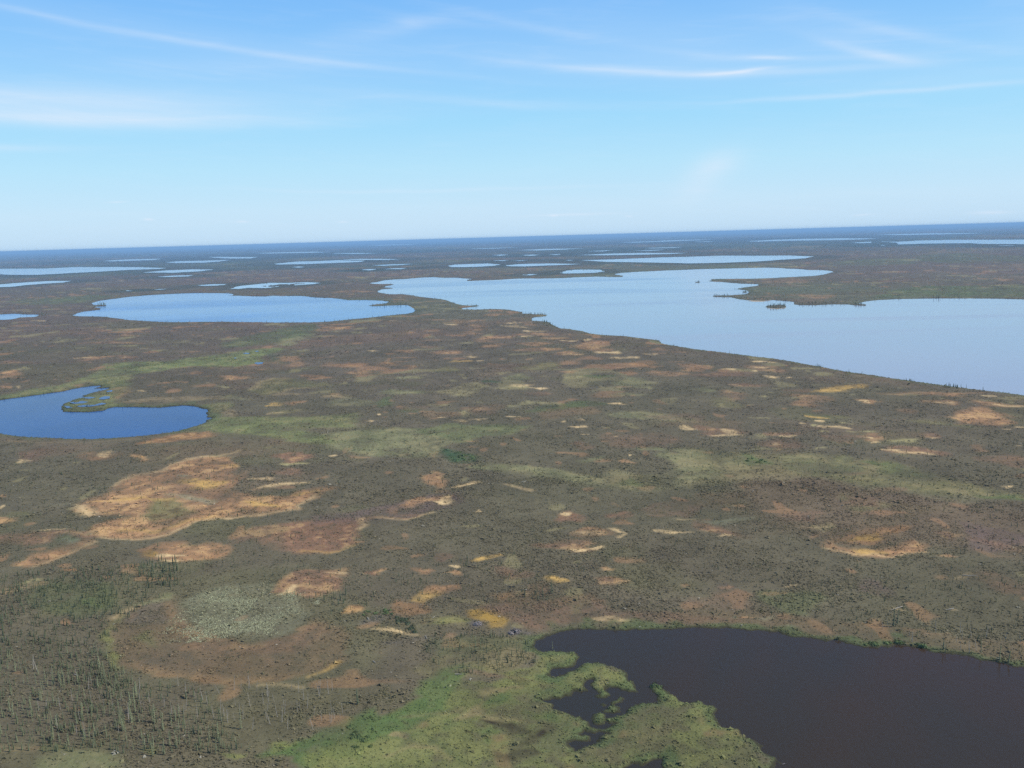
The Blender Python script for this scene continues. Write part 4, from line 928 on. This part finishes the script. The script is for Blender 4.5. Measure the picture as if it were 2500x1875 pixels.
# (frame, outline, number, heights, label, group, dark)
STANDS = [
 ('E', "0,960 300,760 480,680 620,640 700,760 820,860 860,960 1200,1020 1300,1250 1000,1300 600,1270 300,1240 0,1240", 105, (2.3, 4.4),
  'slender pale green spruce in the open stand at the bottom left', 'spruces of the bottom left stand', False),
 ('E', "600,650 780,720 860,860 900,1050 820,1180 700,1150 640,900", 40, (2.8, 4.6), 'tall thin spruce in the crowded row below the round heath patch', 'spruces in the row below the round heath patch', False),
 ('E', "0,650 250,620 600,640 500,800 250,820 0,900", 22, (2.0, 3.6), 'small spruce near the left edge beside the brown hollow', 'small spruces near the left edge', False),
 ('E', "900,80 1150,70 1130,220 960,240 880,170", 34, (2.6, 4.6), 'bluish green spruce in the tight grove below the rusty oval patch', 'spruces of the tight grove', True),
 ('E', "80,200 420,150 860,180 880,300 700,420 300,520 0,500 0,300", 44, (2.2, 4.0), 'short dark spruce in the thicket above the left stand', 'spruces of the upper left thicket', True),
 ('E', "2030,320 2210,280 2200,350 2060,370", 9, (2.6, 4.2), 'grey-green spruce in the little clump right of the red heath patch', 'spruces in the little clump by the red heath patch', True),
 ('J', "1150,740 1350,700 1360,800 1200,815", 16, (2.2, 3.8), 'upright spruce of the small copse above the dark pond', 'spruces of the small copse above the pond', True),
 ('F', "520,300 1180,290 1170,400 700,410", 16, (2.2, 3.4), 'stunted spruce on the olive bog left of the pond', 'stunted spruces on the bog left of the pond', False),
 ('E', "900,1100 1600,1050 1650,1300 900,1330", 14, (3.4, 5.6), 'thin spruce standing among grey snags at the bottom edge', 'thin spruces among the grey snags', False)]
n_tree = 0
for s_i, (fr, pts, n, (h0, h1), lab, grp, dk) in enumerate(STANDS):
    for x, y in in_poly(G(fr, pts), n, 400 + s_i, 40):
        place_spruce(x, y, zat(x, y), h0 + (h1 - h0) * random.random() ** 1.4, lab, grp, dk)
        n_tree += 1
# single trees one can point to: foot pixel in the photograph, height
SINGLES = [(2181, 1536, 6.2, 'tallest spruce above the far bank of the dark pond, one of a close pair', True), (2190, 1530, 5.4, 'slimmer spruce touching the tallest one above the pond bank', True),
 (2311, 1516, 3.4, 'lone dark spruce casting a long shadow, near the right edge above the pond', True), (874, 1730, 4.6, 'lone dark spruce with a black shadow left of the green marsh', True),
 (1961, 1478, 4.0, 'small lone spruce midway above the right half of the pond bank', True), (1349, 1585, 3.4, 'little spruce standing upright on the blunt point in the pond', False),
 (2303, 1590, 3.6, 'broad bluish spruce leaning over the pond shore at right', True), (2308, 1594, 3.0, 'low spruce in front of the broad bluish one at the pond shore', True),
 (2395, 1600, 4.2, 'first of the three thin spruces on the pond bank near the right edge', False), (2440, 1615, 4.6, 'middle one of the three thin spruces on the pond bank near the right edge', False),
 (2462, 1620, 3.8, 'last of the three thin spruces on the pond bank near the right edge', False),
 (440, 1062, 2.8, 'dark bushy spruce just below the shore of the blue left lake', True), (1781, 861, 3.6, 'lone spruce standing out on the near shore of the big lake', True),
 (99, 1100, 2.8, 'lone spruce in the brown flat below the left end of the blue lake', True), (258, 1112, 2.2, 'tiny spruce above the pale oval patch below the blue lake', True)]
for u, v, h, lab, dk in SINGLES:
    x, y = to_ground(np.array([[u, v]]))[0]
    place_spruce(x, y, zat(x, y), h, lab, None, dk); n_tree += 1


# dead snags: bare leaning poles with a few broken limbs
def snag_mesh(seed, h=4.0):
    rr = random.Random(seed); v, f = [], []
    tube(v, f, [(0, 0, 0), (.03, .02, h * .5), (.1, .03, h)], [.07, .05, .02], 5)
    bv, bf = [], []
    for k in range(12):
        t = rr.uniform(.25, .95); a = rr.uniform(0, 6.28); L = rr.uniform(.15, .5)
        p = Vector((.1 * t * t, .03 * t, h * t)); q = p + Vector((math.cos(a) * L, math.sin(a) * L, rr.uniform(-.1, .2)))
        tube(bv, bf, [tuple(p), tuple(q)], [.022, .008], 3)
    return v, f, bv, bf


SNG = []
for k in range(4):
    v, f, bv, bf = snag_mesh(700 + k)
    SNG.append((py_mesh('trunk', v, f, M_dead), py_mesh('branches', bv, bf, M_dead)))
SN = [('E', "850,850 1500,880 2150,880 2200,1120 1700,1230 1300,1080 900,1060", 70, 'bare grey snag on the dark heath at bottom centre-left', 'grey snags on the dark heath'),
      ('E', "200,700 650,850 900,1100 750,1250 200,1150", 26, 'bare grey snag mixed into the bottom left spruce stand', 'grey snags in the bottom left stand'),
      ('F', "1190,330 1460,330 1450,365 1240,360", 6, 'short grey snag on the rim of the blunt point in the pond', 'snags on the blunt point'),
      ('G', "1700,330 2200,480 2200,600 1900,560 1600,500 1000,440 1100,380", 18, 'grey snag along the upper pond bank at right', 'grey snags on the upper pond bank')]
for s_i, (fr, pts, n, lab, grp) in enumerate(SN):
    for x, y in in_poly(G(fr, pts), n, 500 + s_i):
        root = bpy.data.objects.new('dead_snag', None); COL.objects.link(root)
        root.location = (x, y, zat(x, y) - .05); s = random.uniform(.55, 1.15)
        root.scale = (s, s, s); root.rotation_euler = (random.gauss(0, .09), random.gauss(0, .09), random.uniform(0, 6.28))
        a, b = random.choice(SNG)
        for nm, me in (('trunk', a), ('branches', b)):
            o = bpy.data.objects.new(nm, me); COL.objects.link(o); o.parent = root
        tag(root, lab, 'dead tree', grp)

# fallen trunks bleached white
LOGS = [(915, 1628, 1.9, 35, 'short white fallen log left of the green marsh'), (2188, 1493, 6, -60, 'long bleached fallen trunk above the two tall pond spruces'),
        (2318, 1494, 3.5, -70, 'bleached fallen trunk near the lone spruce at the right edge'), (900, 1523, 3.2, 20, 'pale fallen log among grey brush left of centre bottom'),
        (2368, 1411, 5.0, 70, 'thin pale fallen trunk high on the heath at the right'), (1041, 1568, 2.4, 15, 'thin pale log leaning on the bog left of the pond'),
        (187, 1655, 2.4, 55, 'white fallen trunk among the bottom left spruces'), (1120, 1658, 2.0, 80, 'small bleached log at the top of the green marsh')]
for u, v, L, rot, lab in LOGS:
    x, y = to_ground(np.array([[u, v]]))[0]
    vv_, ff_ = [], []
    tube(vv_, ff_, [(0, 0, -L / 2), (.04, .02, 0), (.1, 0, L / 2)], [.14, .12, .05], 6)
    me = py_mesh('fallen_log', vv_, ff_, M_dead)
    o = link('fallen_log', me); o.location = (x, y, zat(x, y) + .3)
    o.rotation_euler = (math.radians(88), 0, math.radians(rot)); tag(o, lab, 'log')


# round bushes one can point to
def bush_mesh(seed, r=1.0, n=170):
    rr = np.random.default_rng(seed)
    d = rr.normal(0, 1, (n, 3)); d[:, 2] = abs(d[:, 2]); d /= np.linalg.norm(d, axis=1)[:, None]
    rad = r * rr.uniform(.55, 1.05, n) * (1 + .25 * np.sin(3 * np.arctan2(d[:, 1], d[:, 0]) + seed))
    c = d * rad[:, None] * np.array([1, 1, .8]); V = []
    for k in range(n):
        t1 = np.cross(d[k], rr.normal(0, 1, 3)); t1 /= np.linalg.norm(t1); t2 = np.cross(d[k] + rr.normal(0, .4, 3), t1)
        s = r * rr.uniform(.10, .24)
        for q in range(3):
            a = 2.094 * q + rr.uniform(-.4, .4); V.append(tuple(c[k] + s * (math.cos(a) * t1 + math.sin(a) * t2)))
    F = [(3 * k, 3 * k + 1, 3 * k + 2) for k in range(n)]
    sv, sf = [], []
    for k in range(5):
        a = k * 1.26 + seed; tube(sv, sf, [(0, 0, 0), (math.cos(a) * r * .35, math.sin(a) * r * .35, r * .5)], [.03, .012], 4)
    return V, F, sv, sf


BUSH = []
for k in range(4):
    V_, F_, sv, sf = bush_mesh(900 + k)
    BUSH.append({'willow': py_mesh('crown', V_, F_, M_willow), 'grey': py_mesh('crown', V_, F_, M_greybush), 'dark': py_mesh('crown', V_, F_, M_needle_dark), 'stems': py_mesh('stems', sv, sf, M_bark)})


def place_bush(x, y, s, kind, label, group=None):
    b = random.choice(BUSH)
    root = bpy.data.objects.new('willow_bush' if kind != 'grey' else 'bare_bush', None); COL.objects.link(root)
    root.location = (x, y, zat(x, y) - .05); root.scale = (s, s, s * random.uniform(.7, 1.0)); root.rotation_euler = (0, 0, random.uniform(0, 6.28))
    for nm, me in (('stems', b['stems']), ('crown', b[kind])):
        o = bpy.data.objects.new(nm, me); COL.objects.link(o); o.parent = root
    tag(root, label, 'bush', group)


for u, v, s, kind, lab in [(1911, 1846, 1.15, 'grey', 'round grey bush standing in the water off the marsh tip'), (1914, 1864, .6, 'grey', 'low grey brush at the very tip of the marsh by the water'),
        (1262, 1548, 1.7, 'grey', 'larger grey leafless thicket touching the left end of the pond'), (1248, 1553, 1.2, 'grey', 'smaller grey leafless thicket beside the left end of the pond'),
        (1165, 1533, 1.6, 'grey', 'grey leafless brush right below the yellow moss patch'), (1598, 1677, 1.3, 'willow', 'green willow at the head of the narrow spit between pond and lagoon'),
        (1610, 1680, 1.1, 'willow', 'second green willow on the narrow spit beside the first')]:
    x, y = to_ground(np.array([[u, v]]))[0]; place_bush(x, y, s, kind, lab)
BS = [('F', "80,130 270,120 280,155 100,160", 12, (.5, 1.0), 'willow', 'bright green willow in the low row beside the rusty patches', 'willows in the low row'),
      ('F', "300,170 370,170 450,260 460,290 400,280 320,220", 14, (.7, 1.3), 'dark', 'dark green bush in the slanting belt left of the pond', 'bushes of the slanting belt'),
      ('H', "690,1000 830,1010 900,1050 860,1075 740,1060", 26, (.6, 1.3), 'willow', 'green alder bush in the thicket at the centre of the flats', 'alders of the central thicket'),
      ('F', "0,860 200,880 160,1000 0,1000", 22, (.35, .75), 'willow', 'bright willow at the bottom left corner of the green marsh', 'willows at the marsh corner'),
      ('I', "330,750 480,770 450,810 350,790", 12, (.7, 1.3), 'willow', 'green bush in the thicket on the pale meadow at right centre', 'bushes on the pale meadow'),
      ('G', "1050,480 1300,470 1420,470 1600,510 1580,530 1380,485 1200,508", 22, (.6, 1.2), 'willow', 'green shore bush along the upper bank of the dark pond', 'bushes along the upper pond bank')]
for s_i, (fr, pts, n, (a, b), kind, lab, grp) in enumerate(BS):
    P = G(fr, pts)
    for x, y in in_poly(P, n, 600 + s_i): place_bush(x, y, random.uniform(a, b), kind, lab, grp)


# all the other, smaller looking spruces: far shores, islands, distant flats
def low_tree(V, F, C, x, y, z, h, col, rr):
    w = h * rr.uniform(.055, .10); b = len(V); sides = 5
    prof = [(0.02, .35), (.18, 1.0), (.42, .62), (.45, .85), (.72, .4), (.74, .55), (1.0, .02)]
    for t, k in prof:
        for s in range(sides):
            a = 6.283 * s / sides + t; q = w * k * rr.uniform(.7, 1.25)
            V.append((x + q * math.cos(a), y + q * math.sin(a), z + h * t)); C.append(col)
    for i_ in range(len(prof) - 1):
        for s in range(sides):
            p = b + i_ * sides + s; q = b + i_ * sides + (s + 1) % sides
            F.append((p, q, q + sides)); F.append((p, q + sides, p + sides))


V, F, C = [], [], []
rr = random.Random(5)
pts = []
def along(P, step, off, hr, prob, i0=0, i1=None):
    seg = range(i0, (i1 or len(P)) - 1)
    for k in seg:
        a, b = P[k], P[k + 1]; L = np.hypot(*(b - a)); n = max(1, int(L / step))
        D = np.hypot(*a)
        for q in range(n):
            if rr.random() > prob: continue
            t = (q + rr.random()) / n; p = a + (b - a) * t
            p = p + np.array([rr.gauss(0, off), rr.gauss(0, off)])
            pts.append((p[0], p[1], rr.uniform(*hr)))
along(L_mid, 7, 8, (1.6, 4.2), .7)
along(L_big, 8, 9, (1.6, 4.2), .7)
along(L_left, 5, 5, (1.2, 2.8), .30)
along(L_a3, 9, 8, (3, 7), .6)
for k, P in enumerate(ISLETS[:0]): pass
for P, n, hr in ((ISLAND, 80, (2.2, 5)), (ISLAND2, 14, (3, 5)), (ISLAND3, 12, (3, 5))):
    for x, y in in_poly(P, n, 77): pts.append((x, y, rr.uniform(*hr)))
for fr, s, n, hr in (('I', "1670,262 1790,276 1780,290 1680,275", 18, (1.8, 3.6)), ('I', "780,120 860,132 850,142 780,130", 10, (1.6, 3.2)), ('I', "1380,214 1480,228 1470,240 1390,225", 12, (1.6, 3.2)),
                     ('B', "1160,530 1318,537 1310,545 1180,535", 24, (2.2, 4.5)), ('B', "1270,573 1350,592 1400,618 1440,622 1380,622 1320,600", 26, (2.2, 4.5)), ('B', "800,480 908,482 906,489 830,490", 16, (2, 4.5)),
                     ('C', "345,544 440,544 440,554 345,552", 28, (2.2, 5)), ('C', "1180,590 1268,597 1262,606 1190,602", 24, (2.2, 5)), ('C', "460,560 840,585 860,602 1180,596 1180,590 860,592 820,578 500,560", 110, (2, 4.6)),
                     ('C', "1660,559 1715,560 1715,563 1660,562", 5, (5, 7)), ('B', "235,480 480,474 520,500 500,505 460,482 240,484", 45, (3, 6)), ('A', "500,552 570,540 576,548 500,556", 40, (4, 8)),
                     ('E', "1000,60 1900,60 2200,260 2212,420 2000,420 1300,230 1150,250", 130, (.9, 2.0)), ('F', "500,280 1200,280 1200,460 700,560 480,420", 260, (.8, 1.9)),
                     ('E', "0,150 900,100 1200,200 850,400 650,640 0,640", 1000, (1.0, 2.5)), ('E', "900,70 1150,60 1140,230 960,250 860,170", 70, (1.6, 3.2)), ('E', "0,640 650,640 850,860 1300,900 1600,1300 0,1300", 900, (1.0, 2.6)),
                     ('G', "0,-50 2212,-50 2300,560 1500,480 700,400 0,330", 420, (.8, 1.8)), ('J', "0,560 1800,520 1800,800 1300,800 900,830 0,980", 330, (.8, 2.0)),
                     ('J', "0,0 2212,0 2212,560 0,560", 420, (.8, 1.8)), ('D', "0,650 2212,650 2212,1500 0,1500", 650, (.9, 2.4)), ('I', "0,500 2212,500 2212,1400 0,1400", 650, (.9, 2.2)),
                     ('H', "0,500 2212,500 2212,1200 0,1200", 650, (1.0, 2.4)), ('D', "0,0 2212,0 2212,650 0,650", 600, (1.0, 2.6)), ('H', "0,160 900,120 1500,250 2212,380 2212,560 0,560", 500, (1.0, 2.6)),
                     ('A', "0,620 2212,640 2212,774 0,774", 400, (1.5, 3.5)), ('C', "650,440 1100,420 2212,450 2212,560 1200,580 650,560", 350, (1.5, 4)), ('A', "0,400 2212,400 2212,500 0,560", 500, (2, 5)),
                     ('A', "0,300 2212,300 2212,400 0,400", 500, (3, 7)), ('C', "0,250 2212,240 2212,440 900,420 900,300 0,300", 500, (3, 7)), ('B', "0,130 2212,120 2212,300 0,310", 500, (3, 7))):
    P = G(fr, s)
    pale = fr == 'E'
    q = in_poly(P, n, int(abs(P[0, 0]) * 7) % 9999, 30 if n >= 300 else None)
    for x, y in q: pts.append((x, y, rr.uniform(*hr) + (100 if pale and n == 900 and hr[0] == 1.0 and P[0, 1] < 300 else 0)))
pts = np.array(pts); paler = pts[:, 2] > 50; pts[paler, 2] -= 100
sdp = lake_sd(pts[:, 0], pts[:, 1]); keep = sdp > 0.5
FARP = [G(fr, s) for fr, s in FAR]
for P in FARP: keep &= sd_in_box(P, pts[:, 0], pts[:, 1], 10) > 0
paler = paler[keep]; pts = pts[keep]; hz_ = height(pts[:, 0], pts[:, 1], sdp[keep])
ca, cb = s2l(70, 80, 58), s2l(112, 118, 90)
for (x, y, h), z, pl in zip(pts, hz_, paler):
    t = rr.random() * (.6 if pl else 1) + (.5 if pl else 0); low_tree(V, F, C, x, y, z - .1, h, ca * (1 - t) + cb * t, rr)
me = mesh_np('spruce_trees', np.array(V), np.array(F), np.array(C))
tag(link('spruce_trees', me, M_clump), 'countless small dark spruces dotted over the flats, the lake shores and the islands', 'spruces', kind='stuff')
print('trees as things', n_tree, 'small trees', len(pts))

# pale sand bars beside the far headland and the island
for s in ("555,577 575,575 650,577 700,574 640,581 590,581", "668,619 690,621.5 735,623.5 775,619.5 786,612 778,621 735,626 690,624"):
    P = G('C', s); sheet('sand_bar', P, 0.12, M_sand)

# ------------------------------------------------------------------ haze
bm_v = [(sx * 60600.0, sy * 60600.0, z) for z in (-3.0, CAM_H + 8.0) for sx, sy in ((-1, -1), (1, -1), (1, 1), (-1, 1))]
me = bpy.data.meshes.new('haze')
me.from_pydata(bm_v, [], [(0, 3, 2, 1), (4, 5, 6, 7), (0, 1, 5, 4), (1, 2, 6, 5), (2, 3, 7, 6), (3, 0, 4, 7)]); me.update()
mh, n = mat_new('haze')
pv = n.n('ShaderNodeVolumePrincipled'); pv.inputs['Color'].default_value = (0.38, 0.66, 1.0, 1); pv.inputs['Density'].default_value = 7.2e-5; pv.inputs['Anisotropy'].default_value = 0.0
o = n.n('ShaderNodeOutputMaterial'); n.link(pv.outputs[0], o.inputs['Volume'])
hz_o = link('haze', me, mh); tag(hz_o, kind='stuff')
